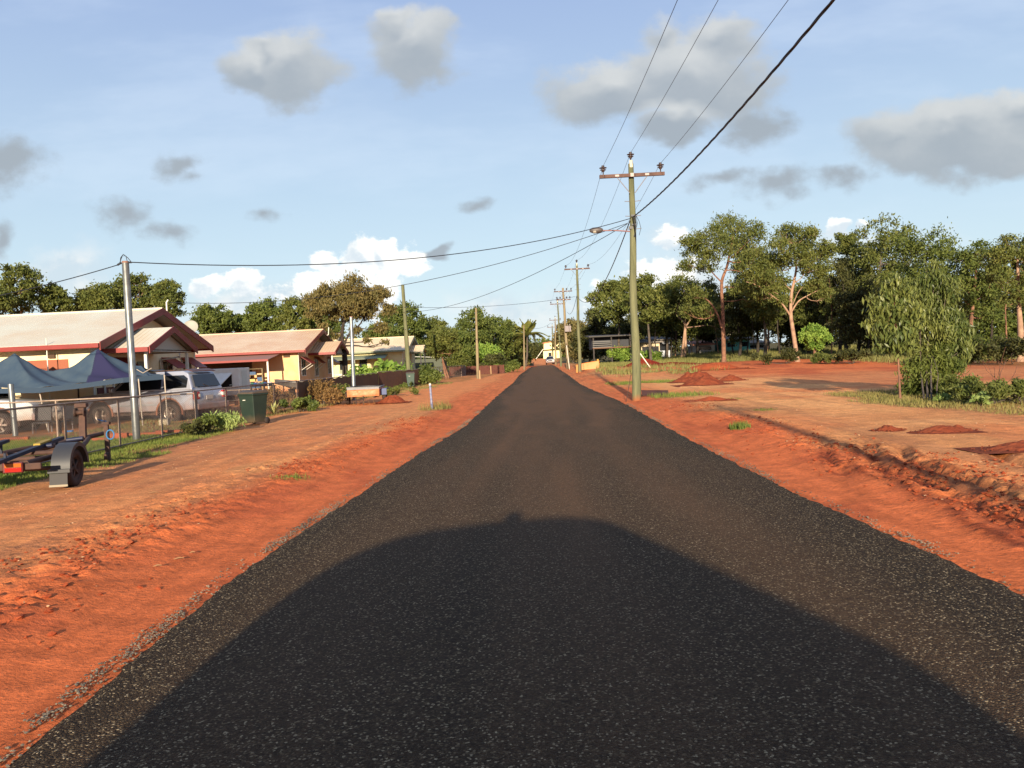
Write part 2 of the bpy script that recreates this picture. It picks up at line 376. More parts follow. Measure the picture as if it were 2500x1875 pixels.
def groundcol(x, y):
    d = np.maximum(xl(y)-x, x-xr(y)); left = (x < 1).astype(float)
    n = fbm(x*.5, y*.22, 41, 5); n2 = fbm(x*1.7, y*.9, 43, 4); n3 = fbm(x*.12, y*.05, 47, 3); n4 = fbm(x*5, y*3.2, 49, 3)
    c = lerp(cMID, cTAN, ss(.38, .58, n))
    c = lerp(c, cPALE, (1-left)*ss(.36, .56, fbm(x*.25, y*.3, 51, 4))*ss(4.5, 7, x)*(1-ss(40, 60, y))*.9)
    c = lerp(c, cBRN, left*ss(.48, .64, n3*.5+n2*.5)*.55)
    c = lerp(c, cTAN*1.08, ss(.5, .66, fbm(x*2.4+.2*np.sin(y*.3), y*.10, 59, 3))*.45)
    c = lerp(c, cBRN, ss(.56, .7, fbm(x*3.1, y*.13, 60, 3))*.35)
    c = lerp(c, cMID, left*ss(20, 40, y)*.8)
    w = (1-ss(1.05, 2.1, d+(n-.5)*2.0))*(1-.5*ss(20, 60, y))
    c = lerp(c, cFRESH, w*.92)
    c = lerp(c, cRED, w*ss(.5, .68, n2)*.35)
    # graded bare red bays on the right
    red = ss(44, 50, y+(n-.5)*8)*(1-ss(80, 86, y))*ss(8, 14, x+(n-.5)*5-(62-y)*.0)
    c = lerp(c, cFRESH, red*.8); c = lerp(c, cRED, red*ss(.45, .6, n)*.55)
    red2 = ss(27, 33, y)*ss(11, 14, x)*(1-ss(44, 50, y))
    c = lerp(c, cRED, red2*.5)
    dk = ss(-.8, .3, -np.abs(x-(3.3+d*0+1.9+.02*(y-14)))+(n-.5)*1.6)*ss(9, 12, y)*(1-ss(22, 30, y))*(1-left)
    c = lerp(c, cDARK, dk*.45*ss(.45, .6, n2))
    _, rm = ruts(x, y)
    c = lerp(c, cDARK*.62, rm*.9*ss(.36, .56, n4))
    c = lerp(c, cMID, (ss(168, 180, y))*np.ones_like(x))
    g = grassmask(x, y)
    c = lerp(c, cGRN, np.clip(g*1.05, 0, 1)*.85)
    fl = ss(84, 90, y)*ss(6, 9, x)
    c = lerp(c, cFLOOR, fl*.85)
    far = ss(60, 110, y)*ss(.2, 1.5, -(x+9))
    c = lerp(c, cGRN, far*.6)
    st = fbm(x*11, y*.5, 57, 3)
    c = c*(0.88+.24*n4[..., None])*(1-.16*(ss(.45, .7, st)*(1-ss(1.2, 2.2, d)))[..., None])
    return c
def build_ground():
    X, Y = np.meshgrid(XL, YL); Z = hz(X.ravel(), Y.ravel()).reshape(X.shape)
    V = np.stack([X.ravel(), Y.ravel(), Z.ravel()], 1)
    nx, ny = len(XL), len(YL); i = np.arange((ny-1)*(nx-1)); r = i//(nx-1); c = i % (nx-1); a = r*nx+c
    F = np.stack([a, a+1, a+nx+1, a+nx], 1)
    m = bpy.data.materials.new('red_earth'); m.use_nodes = True; nt = m.node_tree; N = nt.nodes; L = nt.links; b = N['Principled BSDF']
    b.inputs['Roughness'].default_value = .95; b.inputs['Specular IOR Level'].default_value = .12
    at = N.new('ShaderNodeAttribute'); at.attribute_name = 'col'
    tc = N.new('ShaderNodeTexCoord')
    def noise(s, d=5, r=.6):
        n = N.new('ShaderNodeTexNoise'); n.inputs['Scale'].default_value = s; n.inputs['Detail'].default_value = d; n.inputs['Roughness'].default_value = r; L.new(tc.outputs['Object'], n.inputs['Vector']); return n.outputs[0]
    n1 = noise(3.2, 8, .68); n2 = noise(22, 6, .7)
    mr = N.new('ShaderNodeMapRange'); L.new(n1, mr.inputs[0]); mr.inputs[1].default_value = .3; mr.inputs[2].default_value = .7; mr.inputs[3].default_value = .72; mr.inputs[4].default_value = 1.22
    mr2 = N.new('ShaderNodeMapRange'); L.new(n2, mr2.inputs[0]); mr2.inputs[1].default_value = .3; mr2.inputs[2].default_value = .72; mr2.inputs[3].default_value = .78; mr2.inputs[4].default_value = 1.25
    mm = N.new('ShaderNodeMath'); mm.operation = 'MULTIPLY'; L.new(mr.outputs[0], mm.inputs[0]); L.new(mr2.outputs[0], mm.inputs[1])
    sc = N.new('ShaderNodeVectorMath'); sc.operation = 'SCALE'; L.new(at.outputs['Color'], sc.inputs[0]); L.new(mm.outputs[0], sc.inputs['Scale'])
    L.new(sc.outputs[0], b.inputs['Base Color'])
    ad = N.new('ShaderNodeMath'); ad.operation = 'MULTIPLY_ADD'; L.new(n1, ad.inputs[0]); ad.inputs[1].default_value = 2.0; L.new(n2, ad.inputs[2])
    bp = N.new('ShaderNodeBump'); bp.inputs['Distance'].default_value = .028; bp.inputs['Strength'].default_value = .9; L.new(ad.outputs[0], bp.inputs['Height']); L.new(bp.outputs[0], b.inputs['Normal'])
    o = npmesh('ground', V, F, m, smooth=True); o['kind'] = 'structure'
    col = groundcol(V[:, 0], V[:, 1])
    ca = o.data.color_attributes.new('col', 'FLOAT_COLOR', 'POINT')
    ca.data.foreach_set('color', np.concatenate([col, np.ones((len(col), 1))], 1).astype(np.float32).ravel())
build_ground()

def build_road():
    ys = YL[(YL >= -45) & (YL <= YEND)]; K = 41; f = np.linspace(0, 1, K)
    rag = lambda y, s: .10*(fbm(y*2.2, y*0+s, 61, 4)-.5)*(1+y/30)+.05*(vn(y*9, y*0+s, 63)-.5)
    a = xl(ys)+rag(ys, 3.3); b = xr(ys)+rag(ys, 9.1)
    X = a[:, None]+(b-a)[:, None]*f[None]; Y = np.repeat(ys[:, None], K, 1)
    Z = hz_smooth(X.ravel(), Y.ravel()).reshape(X.shape)*0+1.25*ss(195, 275, Y)+.012+.03*(1-(2*f-1)**2)[None]
    Z[:, 0] = Z[:, -1] = -.03
    Z += .004*(fbm(X*14, Y*14, 5, 2)-.5)
    V = np.stack([X.ravel(), Y.ravel(), Z.ravel()], 1); ny = len(ys)
    i = np.arange((ny-1)*(K-1)); r = i//(K-1); c = i % (K-1); q = r*K+c
    F = np.stack([q, q+1, q+K+1, q+K], 1)
    # the narrow first run of seal that reaches farther
    ys2 = np.arange(YEND-.2, 214, 2.); x0, x1 = XP(1294.5, 180), XP(1302.5, 180)
    V2 = []; 
    for yy in ys2:
        for xx in (x0, x1): V2.append((xx+.15*math.sin(yy*.3), yy, float(hz_smooth(np.array([xx]), np.array([yy]))[0])+.08))
    o = len(V); F2 = [(o+2*k, o+2*k+1, o+2*k+3, o+2*k+2) for k in range(len(ys2)-1)]
    V = np.concatenate([V, np.array(V2)]); F = np.concatenate([F, np.array(F2)])
    m = bpy.data.materials.new('chip_seal'); m.use_nodes = True; nt = m.node_tree; N = nt.nodes; L = nt.links; b = N['Principled BSDF']
    tc = N.new('ShaderNodeTexCoord')
    vo = N.new('ShaderNodeTexVoronoi'); vo.inputs['Scale'].default_value = 92; L.new(tc.outputs['Object'], vo.inputs['Vector'])
    sp = N.new('ShaderNodeSeparateColor'); L.new(vo.outputs['Color'], sp.inputs[0])
    cr = N.new('ShaderNodeValToRGB'); L.new(sp.outputs[0], cr.inputs[0]); e = cr.color_ramp.elements
    e[0].position = 0; e[0].color = (.013, .0085, .005, 1); e[1].position = 1; e[1].color = (.56, .44, .27, 1)
    for p_, c_ in ((.5, (.032, .021, .0115)), (.8, (.070, .047, .025)), (.93, (.18, .130, .072))):
        k = e.new(p_); k.color = (*c_, 1)
    at = N.new('ShaderNodeAttribute'); at.attribute_name = 'dust'
    nz = N.new('ShaderNodeTexNoise'); nz.inputs['Scale'].default_value = 40; nz.inputs['Detail'].default_value = 4; L.new(tc.outputs['Object'], nz.inputs['Vector'])
    md = N.new('ShaderNodeMath'); md.operation = 'MULTIPLY'; L.new(at.outputs['Fac'], md.inputs[0]); mrr = N.new('ShaderNodeMapRange'); mrr.inputs[1].default_value = .3; mrr.inputs[2].default_value = .7; mrr.inputs[3].default_value = .5; mrr.inputs[4].default_value = 1.4; L.new(nz.outputs[0], mrr.inputs[0]); L.new(mrr.outputs[0], md.inputs[1]); md.use_clamp = True
    mx = N.new('ShaderNodeMix'); mx.data_type = 'RGBA'; L.new(md.outputs[0], mx.inputs[0]); L.new(cr.outputs[0], mx.inputs[6]); mx.inputs[7].default_value = (.16, .088, .046, 1)
    L.new(mx.outputs[2], b.inputs['Base Color']); b.inputs['Roughness'].default_value = .8; b.inputs['Specular IOR Level'].default_value = .12
    iv = N.new('ShaderNodeMath'); iv.operation = 'MULTIPLY_ADD'; L.new(vo.outputs['Distance'], iv.inputs[0]); iv.inputs[1].default_value = -1; L.new(sp.outputs[1], iv.inputs[2])
    bp = N.new('ShaderNodeBump'); bp.inputs['Distance'].default_value = .028; bp.inputs['Strength'].default_value = .9; L.new(iv.outputs[0], bp.inputs['Height']); L.new(bp.outputs[0], b.inputs['Normal'])
    ob = npmesh('road', V, F, m, smooth=True); ob['kind'] = 'structure'; ob['label'] = 'freshly sealed dark chip seal road running straight away'
    x, y = V[:, 0], V[:, 1]; fr = (x-xl(y))/(xr(y)-xl(y))
    n = fbm(x*1.2, y*.18, 71, 4); n2 = fbm(x*4, y*.8, 73, 3)
    tr = np.exp(-((fr-.53)/.06)**2)*.32+np.exp(-((fr-.30)/.04)**2)*.2+np.exp(-((fr-.42)/.03)**2)*.12+np.exp(-((fr-.73)/.05)**2)*.24+.12*(vn(fr*16, y*.05, 75)-.3)
    dust = .19+.62*ss(7, 45, y)+tr*(.45+.55*ss(.35, .62, n))*(.4+.6*ss(5, 10, y))+.22*ss(.45, .7, n2)*ss(6, 25, y)
    dust = dust*1.25*(1-.85*ss(.30, .46, np.abs(fr-.5)+(n-.5)*.2))*(.75+.5*ss(.35,.65,fbm(fr*9, y*.12, 79, 3)))+.5*ss(22, 34, y)*(1-ss(34, 48, y))*ss(.42, .6, fbm(x*.9, y*.25, 77, 4))*np.exp(-((fr-.4)/.3)**2)*.5
    fa = ob.data.attributes.new('dust', 'FLOAT', 'POINT'); fa.data.foreach_set('value', np.clip(dust, 0, 1).astype(np.float32))
build_road()

# ---- small stones and clods
def lumps(name, pts, r, m, label, cat, seed=0, flat=.7):
    rng = np.random.default_rng(seed); n = len(pts)
    o = np.array([(1,0,0),(0,1,0),(-1,0,0),(0,-1,0),(0,0,1),(0,0,-1),(.6,.6,.5),(-.6,.6,.5),(-.6,-.6,.5),(.6,-.6,.5)], float)
    f = np.array([(0,6,9),(6,4,9),(1,7,6),(7,4,6),(2,8,7),(8,4,7),(3,9,8),(9,4,8),(0,1,6),(1,2,7),(2,3,8),(3,0,9),(1,0,5),(2,1,5),(3,2,5),(0,3,5)])
    k = len(o); a = rng.uniform(0, 6.28, n); ca, sa = np.cos(a), np.sin(a)
    q = o[None]*(1+rng.uniform(-.35, .35, (n, k, 1)))*r[:, None, None]; q = q*np.stack([rng.uniform(.8, 1.4, n), np.ones(n), np.full(n, flat)], 1)[:, None]
    x = q[..., 0]*ca[:, None]-q[..., 1]*sa[:, None]; y = q[..., 0]*sa[:, None]+q[..., 1]*ca[:, None]
    V = np.stack([x, y, q[..., 2]], 2)+pts[:, None]; F = f[None]+(np.arange(n)*k)[:, None, None]
    o_ = npmesh(name, V.reshape(-1, 3), F.reshape(-1, 3), m, smooth=False); tag(o_, label, cat, kind='stuff'); return o_
rng = np.random.default_rng(3)
stone = leafmat('loose_chip', (.03, .026, .022), (.24, .19, .13), tr=0)
y = 2.5+rng.random(9000)**1.8*26; sd = rng.random(9000) < .62
x = np.where(sd, xl(y), xr(y))+rng.normal(0, .05, 9000)*np.where(sd, -1, 1)
k = rng.random(9000) < ss(.38, .62, fbm(x*3, y*1.1, 97, 3))*.9+.08; x, y = x[k], y[k]
lumps('loose_gravel', np.stack([x, y, hz(x, y)+.010], 1), rng.uniform(.004, .0105, len(x)), stone, 'loose grey stone chips strewn along both edges of the new seal', 'gravel', 1)
clodm = mat('clod_earth', S(186, 98, 62), .95, spec=.1, var=(9, .7, S(140, 52, 32)), bump=(60, .01))
n = 5200; y = 3+rng.random(n)**1.5*22; side = rng.random(n) < .55; d = rng.normal(1.55, .38, n)
x = np.where(side, xl(y)-d, xr(y)+d); k = fbm(x*1.4, y*.8, 91, 3) > .47
x, y = x[k], y[k]
x2 = rng.normal(5.1, 1.0, 2600); y2 = rng.uniform(3.8, 12, 2600); k2 = (fbm(x2*2, y2*1.3, 93, 3) > .5) & (x2-xr(y2) > .9); x = np.concatenate([x, x2[k2]]); y = np.concatenate([y, y2[k2]])
lumps('earth_clods', np.stack([x, y, hz(x, y)+.004], 1), rng.uniform(.006, .03, len(x))*rng.uniform(.4, 1.3, len(x)), clodm, 'crumbled orange earth clods beside the road', 'clods', 2)

x = rng.uniform(-9, -3.2, 900); y = rng.uniform(4, 30, 900); k = (xl(y)-x > .9)
lumps('verge_pebbles', np.stack([x[k], y[k], hz(x[k], y[k])+.003], 1), rng.uniform(.004, .016, k.sum()), leafmat('pebble_brown', S(120, 84, 62), S(200, 160, 120), tr=0), 'scattered pebbles and bits of bark on the bare left verge', 'pebbles', 5, .5)
x = rng.uniform(4, 12, 900); y = rng.uniform(6, 34, 900); k = (x-xr(y) > .9)
lumps('pan_pebbles', np.stack([x[k], y[k], hz(x[k], y[k])+.003], 1), rng.uniform(.005, .02, k.sum()), leafmat('pebble_brown', S(120, 84, 62), S(200, 160, 120), tr=0), 'scattered small stones on the pale dirt right of the road', 'pebbles', 6, .5)
# ---- grass blades
def blades(name, x, y, h, w, m, label, z=None, lean=.5, seed=0):
    rng = np.random.default_rng(seed); n = len(x); z = hz(x, y) if z is None else z
    a = rng.uniform(0, 6.28, n); b = rng.uniform(0, 6.28, n); dx, dy = np.cos(a)*w, np.sin(a)*w; l = h*lean*rng.random(n)
    p = np.stack([x, y, z-.005], 1)
    V = np.stack([p+np.stack([dx, dy, 0*x], 1), p-np.stack([dx, dy, 0*x], 1), p+np.stack([np.cos(b)*l, np.sin(b)*l, h], 1)], 1)
    o = npmesh(name, V.reshape(-1, 3), np.arange(3*n).reshape(-1, 3), m); tag(o, label, 'grass', kind='stuff'); return o
gm1 = leafmat('grass_leaf', S(74, 98, 38), S(124, 126, 58), tr=.3)
gm2 = leafmat('dry_grass_leaf', S(90, 96, 46), S(146, 130, 78), tr=.3)
gm3 = leafmat('shade_grass_leaf', S(84, 92, 48), S(132, 124, 70), tr=.2)
def scatter(n, x0, x1, y0, y1, seed, thr=.15):
    rng = np.random.default_rng(seed); x = rng.uniform(x0, x1, n); y = rng.uniform(y0, y1, n)
    g = grassmask(x, y); k = rng.random(n) < np.where(g > thr, g, 0); return x[k], y[k]
x, y = scatter(150000, -16, -7.6, 9, 23, 1); blades('lawn_grass', x, y, rng.uniform(.025, .085, len(x)), .007, gm1, 'green grass strip along the near wire fence')
x, y = scatter(90000, -14, -5, 23, 62, 2); blades('verge_grass', x, y, rng.uniform(.03, .13, len(x)), .012, gm2, 'patchy grass on the verge by the far fences')
x, y = scatter(60000, 8.6, 19, 14, 30, 3); blades('roadside_grass', x, y, rng.uniform(.03, .12, len(x)), .010, gm2, 'pale grass around the tall leafy shrub')
x, y = scatter(30000, 3, 8, 28, 47, 4); blades('pole_grass', x, y, rng.uniform(.04, .16, len(x)), .011, gm1, 'grass tuft at the foot of the near power pole')
x, y = scatter(130000, 5, 60, 56, 110, 5); blades('woodland_grass', x, y, rng.uniform(.10, .45, len(x)), .028, gm3, 'grass under the gum trees on the right')
x, y = scatter(6000, -5, -2.4, 11.5, 12.8, 6); blades('small_grass_tuft', x, y, rng.uniform(.02, .05, len(x)), .007, gm1, 'two small green tufts on the bare left verge')
x, y = scatter(9000, 3.4, 4.6, 16.4, 17.8, 7); blades('grass_tuft', x, y, rng.uniform(.06, .16, len(x)), .007, gm1, 'green grass tuft on the red right shoulder')
x, y = scatter(30000, 4.6, 7.2, 16.5, 28, 17, .3); blades('scattered_tufts', x, y, rng.uniform(.02, .06, len(x)), .007, gm1, 'tiny green tufts on the dirt in the shadow streak right of the road')
x, y = scatter(6000, -5.2, -2.4, 26, 31, 8); blades('brown_weed_tuft', x, y, rng.uniform(.06, .35, len(x)), .009, gm2, 'dry weeds beside the blue survey stake')

# ================================================================== TREES
def leaf_arrays(cen, Ll, Ww, droop, rng):
    n = len(cen); d = rng.normal(0, 1, (n, 3)); d[:, 2] -= droop; d /= np.linalg.norm(d, axis=1, keepdims=True)
    q = rng.normal(0, 1, (n, 3)); w = np.cross(d, q); w /= np.linalg.norm(w, axis=1, keepdims=True)+1e-9
    s = rng.uniform(.7, 1.3, (n, 1)); a = d*s*Ll/2; b = w*s*Ww/2
    return np.stack([cen-a, cen+b-a*.1, cen+a, cen-b-a*.1], 1).reshape(-1, 3)
def crown_points(blobs, n, rng, K=14, spread=.3, up=.25):
    tot = sum(b[1]**2 for b in blobs); out = []
    for c, r in blobs:
        k = max(20, int(n*r*r/tot)); kk = max(5, int(K*rng.uniform(.8, 1.3)))
        v = rng.normal(0, 1, (kk, 3)); v[:, 2] += up; v /= np.linalg.norm(v, axis=1, keepdims=True)
        sub = np.array(c)+v*r*rng.uniform(.45, .95, (kk, 1))*np.array([1, 1, .8])
        j = rng.integers(0, kk, k); p = sub[j]+rng.normal(0, 1, (k, 3))*r*spread*np.array([1, 1, .75])*rng.uniform(.55, 1.15, kk)[j][:, None]
        out.append(p)
    return np.concatenate(out)
def seglimb(mb, a, b, r0, r1, rng, bend=.15, n=6, seg=6):
    a = np.array(a); b = np.array(b); L_ = np.linalg.norm(b-a); off = rng.normal(0, 1, 3)*L_*bend; off2 = rng.normal(0, 1, 3)*L_*bend*.4
    pts = []; rad = []
    for i in range(seg+1):
        t = i/seg; p = a+(b-a)*t+off*math.sin(math.pi*t)*.6+off2*math.sin(2*math.pi*t); p[2] += -L_*.10*math.sin(math.pi*t) if b[2] > a[2] else 0
        pts.append(Vector(p)); rad.append(r0+(r1-r0)*t)
    mb.tube(pts, rad, n, cap=False); return pts
def tree(name, label, base, blobs, n, Ll, Ww, lm, bm, trunk=None, r0=.2, seed=0, group=None, K=14, spread=.3, droop=.8, twigs=3, cat='tree', up=.25, limbs=True, forks=None):
    rng = np.random.default_rng(seed+1000); base = Vector(base)
    root = thing(name, label, cat, base, 0, group)
    bl = [(np.array(c)-np.array(base), r) for c, r in blobs]
    pts = leaf_arrays(crown_points(bl, n, rng, K, spread, up), Ll, Ww, droop, rng)
    npmesh('crown', pts, np.arange(len(pts)).reshape(-1, 4), lm, root)
    mb = MB(); zt = max(c[2] for c, r in bl); cx = sum(c[0]*r for c, r in bl)/sum(r for c, r in bl); cy = sum(c[1]*r for c, r in bl)/sum(r for c, r in bl)
    if trunk is None:
        trunk = [(0, 0, -.1), (cx*.15+rng.normal(0, .05)*zt*.3, cy*.1, zt*.25), (cx*.4, cy*.3, zt*.5), (cx*.8, cy*.8, zt*.85)]
        trunk = [[Vector(p) for p in trunk]]
    else: trunk = [[Vector(p)-base for p in t] for t in trunk]
    sk = []
    for ti, t in enumerate(trunk):
        pp = []; m = len(t); rr = r0 if ti == 0 else (forks[ti-1] if forks else r0*.6)
        for i in range((m-1)*4+1):
            s = i/4; k = min(int(s), m-2); f = s-k; p0 = t[max(k-1, 0)]; p1 = t[k]; p2 = t[k+1]; p3 = t[min(k+2, m-1)]
            pp.append(.5*((2*p1)+(-p0+p2)*f+(2*p0-5*p1+4*p2-p3)*f*f+(-p0+3*p1-3*p2+p3)*f**3))
        N_ = len(pp); rad = [rr*(1.25 if (i == 0 and ti == 0) else 1)*(1-.72*i/(N_-1)) for i in range(N_)]
        mb.tube(pp, rad, 8, cap=False); sk += list(zip(pp, rad))
    if limbs:
        for c, r in bl:
            best = min(sk, key=lambda q: (q[0]-Vector(c)).length*(1 if q[0].z < c[2]-.1*r else 2.2)+(0 if q[0].z > zt*.28 else 3))
            e = Vector(c)+Vector(rng.normal(0, .2, 3)*r)
            L_ = (e-best[0]).length; rs = min(best[1]*.8, .02+.02*L_)
            lp = seglimb(mb, best[0], e, rs, rs*.35, rng)
            sk += [(p, rs*.6) for p in lp[2:5]]
            for _ in range(twigs):
                v = rng.normal(0, 1, 3); v[2] = abs(v[2])*.8; v /= np.linalg.norm(v)
                seglimb(mb, lp[rng.integers(3, 6)], np.array(c)+v*r*rng.uniform(.6, 1.0), rs*.4, rs*.12, rng, n=4, seg=3)
    mb.build('trunk', bm, root)
    return root
def blobset(cx, top, w, bot, Y, seed, n=16, dep=None, rf=.17, flat=0., lob=0):
    """crown lumps filling the photo box cx+-w/2, top..bot at depth Y"""
    rng = np.random.default_rng(seed+77); out = []; W = w/FPX*Y; dep = dep or W*.8
    ct = P(cx, top, Y); cb = P(cx, bot, Y); Hh = ct.z-cb.z; mid = (ct+cb)/2
    for i in range(n):
        for _ in range(20):
            v = rng.normal(0, 1, 3); v /= np.linalg.norm(v); v *= rng.uniform(.35, .92)**.6
            if v[2] < -.35 and rng.random() < .6: continue
            r = W*rf*rng.uniform(.65, 1.25)
            p = np.array([mid.x+v[0]*(W/2-r*.7), mid.y+v[1]*dep/2, mid.z+v[2]*(Hh/2-r*.45)])
            if all(np.linalg.norm((p-q)*np.array([1, .6, 1])) > .6*(r+s) for q, s in out): break
        out.append((p, r))
    return out
LM = dict(
    olive=leafmat('gum_leaf_olive', S(66, 80, 36), S(112, 114, 56)),
    brown=leafmat('gum_leaf_bronze', S(82, 82, 46), S(128, 112, 68)),
    green=leafmat('leaf_deep_green', S(60, 76, 36), S(106, 114, 52)),
    dark=leafmat('leaf_dark_green', S(44, 50, 26), S(82, 82, 42)),
    bright=leafmat('leaf_bright_green', S(84, 118, 46), S(138, 158, 70)),
    long=leafmat('acacia_leaf', S(58, 74, 36), S(122, 126, 66), tr=.25, rough=.4),
    palm=leafmat('palm_leaf', S(76, 88, 40), S(126, 122, 60)))
BK = dict(
    pale=mat('gum_bark_pale', S(206, 168, 138), .85, var=(2.2, .8, S(150, 112, 92)), bump=(9, .02)),
    tan=mat('gum_bark_tan', S(178, 128, 100), .9, var=(3, .9, S(110, 78, 62)), bump=(9, .03)),
    grey=mat('bark_grey', S(110, 98, 86), .95, var=(4, .8, S(64, 56, 50)), bump=(12, .03)),
    dark=mat('bark_dark', S(74, 64, 56), .95, var=(4, .8, S(44, 38, 34)), bump=(12, .03)))
def base_at(px, Y, zoff=0):
    x = XP(px, Y); return Vector((x, Y, H(x, Y)))
def auto(px, top, w, bot, Y, lm, bk, label, seed, n=6500, Ll=.3, Ww=.13, r0=.17, tx=None, nb=16, rf=.17, group=None, name='gum_tree', **k):
    b = base_at(tx if tx else px, Y)
    return tree(name, label, b, blobset(px, top, w, bot, Y, seed, nb, rf=rf), n, Ll*Y/80, Ww*Y/80, LM[lm], BK[bk], r0=r0, seed=seed, group=group, **k)
def T(px, py, Y): return P(px, py, Y)
# --- the three pale gums at the edge of the clearing
Y1 = 84.
bl = [(T(a, b, Y1+dy), r*1.2*Y1/FPX) for a, b, r, dy in [(1800,560,34,0),(1765,548,26,2),(1745,575,30,-1),(1712,590,28,1),(1690,585,24,-1),(1695,620,30,1),(1735,630,30,-2),(1830,590,36,1),(1850,625,26,-1),(1800,610,34,3),(1770,600,30,-3),
      (1720,660,20,0),(1840,560,22,0),(1680,650,16,0),(1815,655,24,1),(1700,720,22,-1),(1680,760,24,1),(1730,760,22,0),(1850,690,30,0),(1790,700,20,1)]]
t1 = tree('gum_tree', 'tall pale trunked gum with a high open crown, tallest left of the clearing edge', base_at(1768, Y1), bl, 17000, .30, .10, LM['olive'], BK['tan'],
     trunk=[[base_at(1768, Y1)-Vector((0, 0, .1)), T(1766,820,Y1), T(1764,750,Y1), T(1762,690,Y1), T(1775,650,Y1), T(1785,600,Y1), T(1790,575,Y1)],
            [T(1762,800,Y1-.1), T(1748,760,Y1-.2), T(1722,729,Y1-.2), T(1690,730,Y1-.3)], [T(1722,729,Y1-.2), T(1708,712,Y1), T(1700,695,Y1)],
            [T(1763,735,Y1), T(1790,735,Y1-.4), T(1815,730,Y1-.5)], [T(1763,690,Y1), T(1735,660,Y1), T(1715,620,Y1)], [T(1785,630,Y1), T(1812,605,Y1), T(1830,585,Y1)]], r0=.24, seed=3, forks=[.13, .06, .06, .08, .08], K=11, spread=.33)
Y2 = 70.
bl = [(T(a, b, Y2+dy), r*1.2*Y2/FPX) for a, b, r, dy in [(1925,575,26,0),(1955,590,32,1),(1985,580,26,-1),(2000,620,30,1),(1915,610,28,-1),(1900,650,30,1),(1945,640,34,-1),(1870,640,30,1),(1850,670,28,0),(1880,690,30,-1),(2010,660,24,0),(1860,720,20,1),
      (1990,700,22,0),(2020,600,16,0),(1835,630,26,0),(1975,655,22,2),(1900,735,16,0),(2010,720,20,1)]]
t2 = tree('gum_tree', 'pale orange limbed gum with spreading branches leaning at the clearing edge', base_at(1948, Y2), bl, 19000, .27, .085, LM['olive'], BK['pale'],
     trunk=[[base_at(1948, Y2)-Vector((0, 0, .1)), T(1938,820,Y2), T(1931,770,Y2), T(1932,720,Y2), T(1940,680,Y2), T(1944,650,Y2), T(1940,610,Y2)],
            [T(1928,768,Y2-.1), T(1908,740,Y2-.3), T(1885,722,Y2-.4), T(1850,697,Y2-.5), T(1822,688,Y2-.5)],
            [T(1933,760,Y2-.1), T(1950,735,Y2-.3), T(1975,720,Y2-.3), T(1998,708,Y2-.4)], [T(1905,738,Y2-.2), T(1902,720,Y2), T(1886,712,Y2)],
            [T(1934,710,Y2), T(1918,695,Y2-.2), T(1910,680,Y2-.2)], [T(1940,690,Y2), T(1955,680,Y2-.2), T(1965,665,Y2-.1)], [T(1935,745,Y2), T(1948,715,Y2), T(1960,700,Y2)]], r0=.20, seed=4, forks=[.09, .08, .05, .045, .05, .045], K=11, spread=.33, twigs=4)
Y3 = 104.
bl = [(T(a, b, Y3+dy), r*Y3/FPX) for a, b, r, dy in [(1670,655,18,0),(1665,690,30,1),(1640,710,30,-1),(1620,725,28,1),(1695,705,26,0),(1700,735,30,-1),(1655,735,30,2),(1610,755,24,0),(1730,715,26,0),(1735,760,22,0),(1635,765,20,0),(1745,790,18,1),(1770,810,14,0)]]
t3 = tree('gum_tree', 'twin stemmed gum with bare forked pale limbs behind the dirt heaps', base_at(1668, Y3), bl, 12000, .32, .12, LM['olive'], BK['pale'],
     trunk=[[base_at(1666, Y3)-Vector((.1, 0, .1)), T(1668,840,Y3), T(1672,800,Y3), T(1668,785,Y3), T(1650,765,Y3), T(1662,735,Y3)],
            [base_at(1672, Y3), T(1674,840,Y3), T(1674,800,Y3), T(1685,780,Y3), T(1682,755,Y3), T(1690,740,Y3)], [T(1672,800,Y3), T(1674,770,Y3), T(1668,755,Y3)]], r0=.17, seed=5, forks=[.17, .08], K=11, spread=.33)
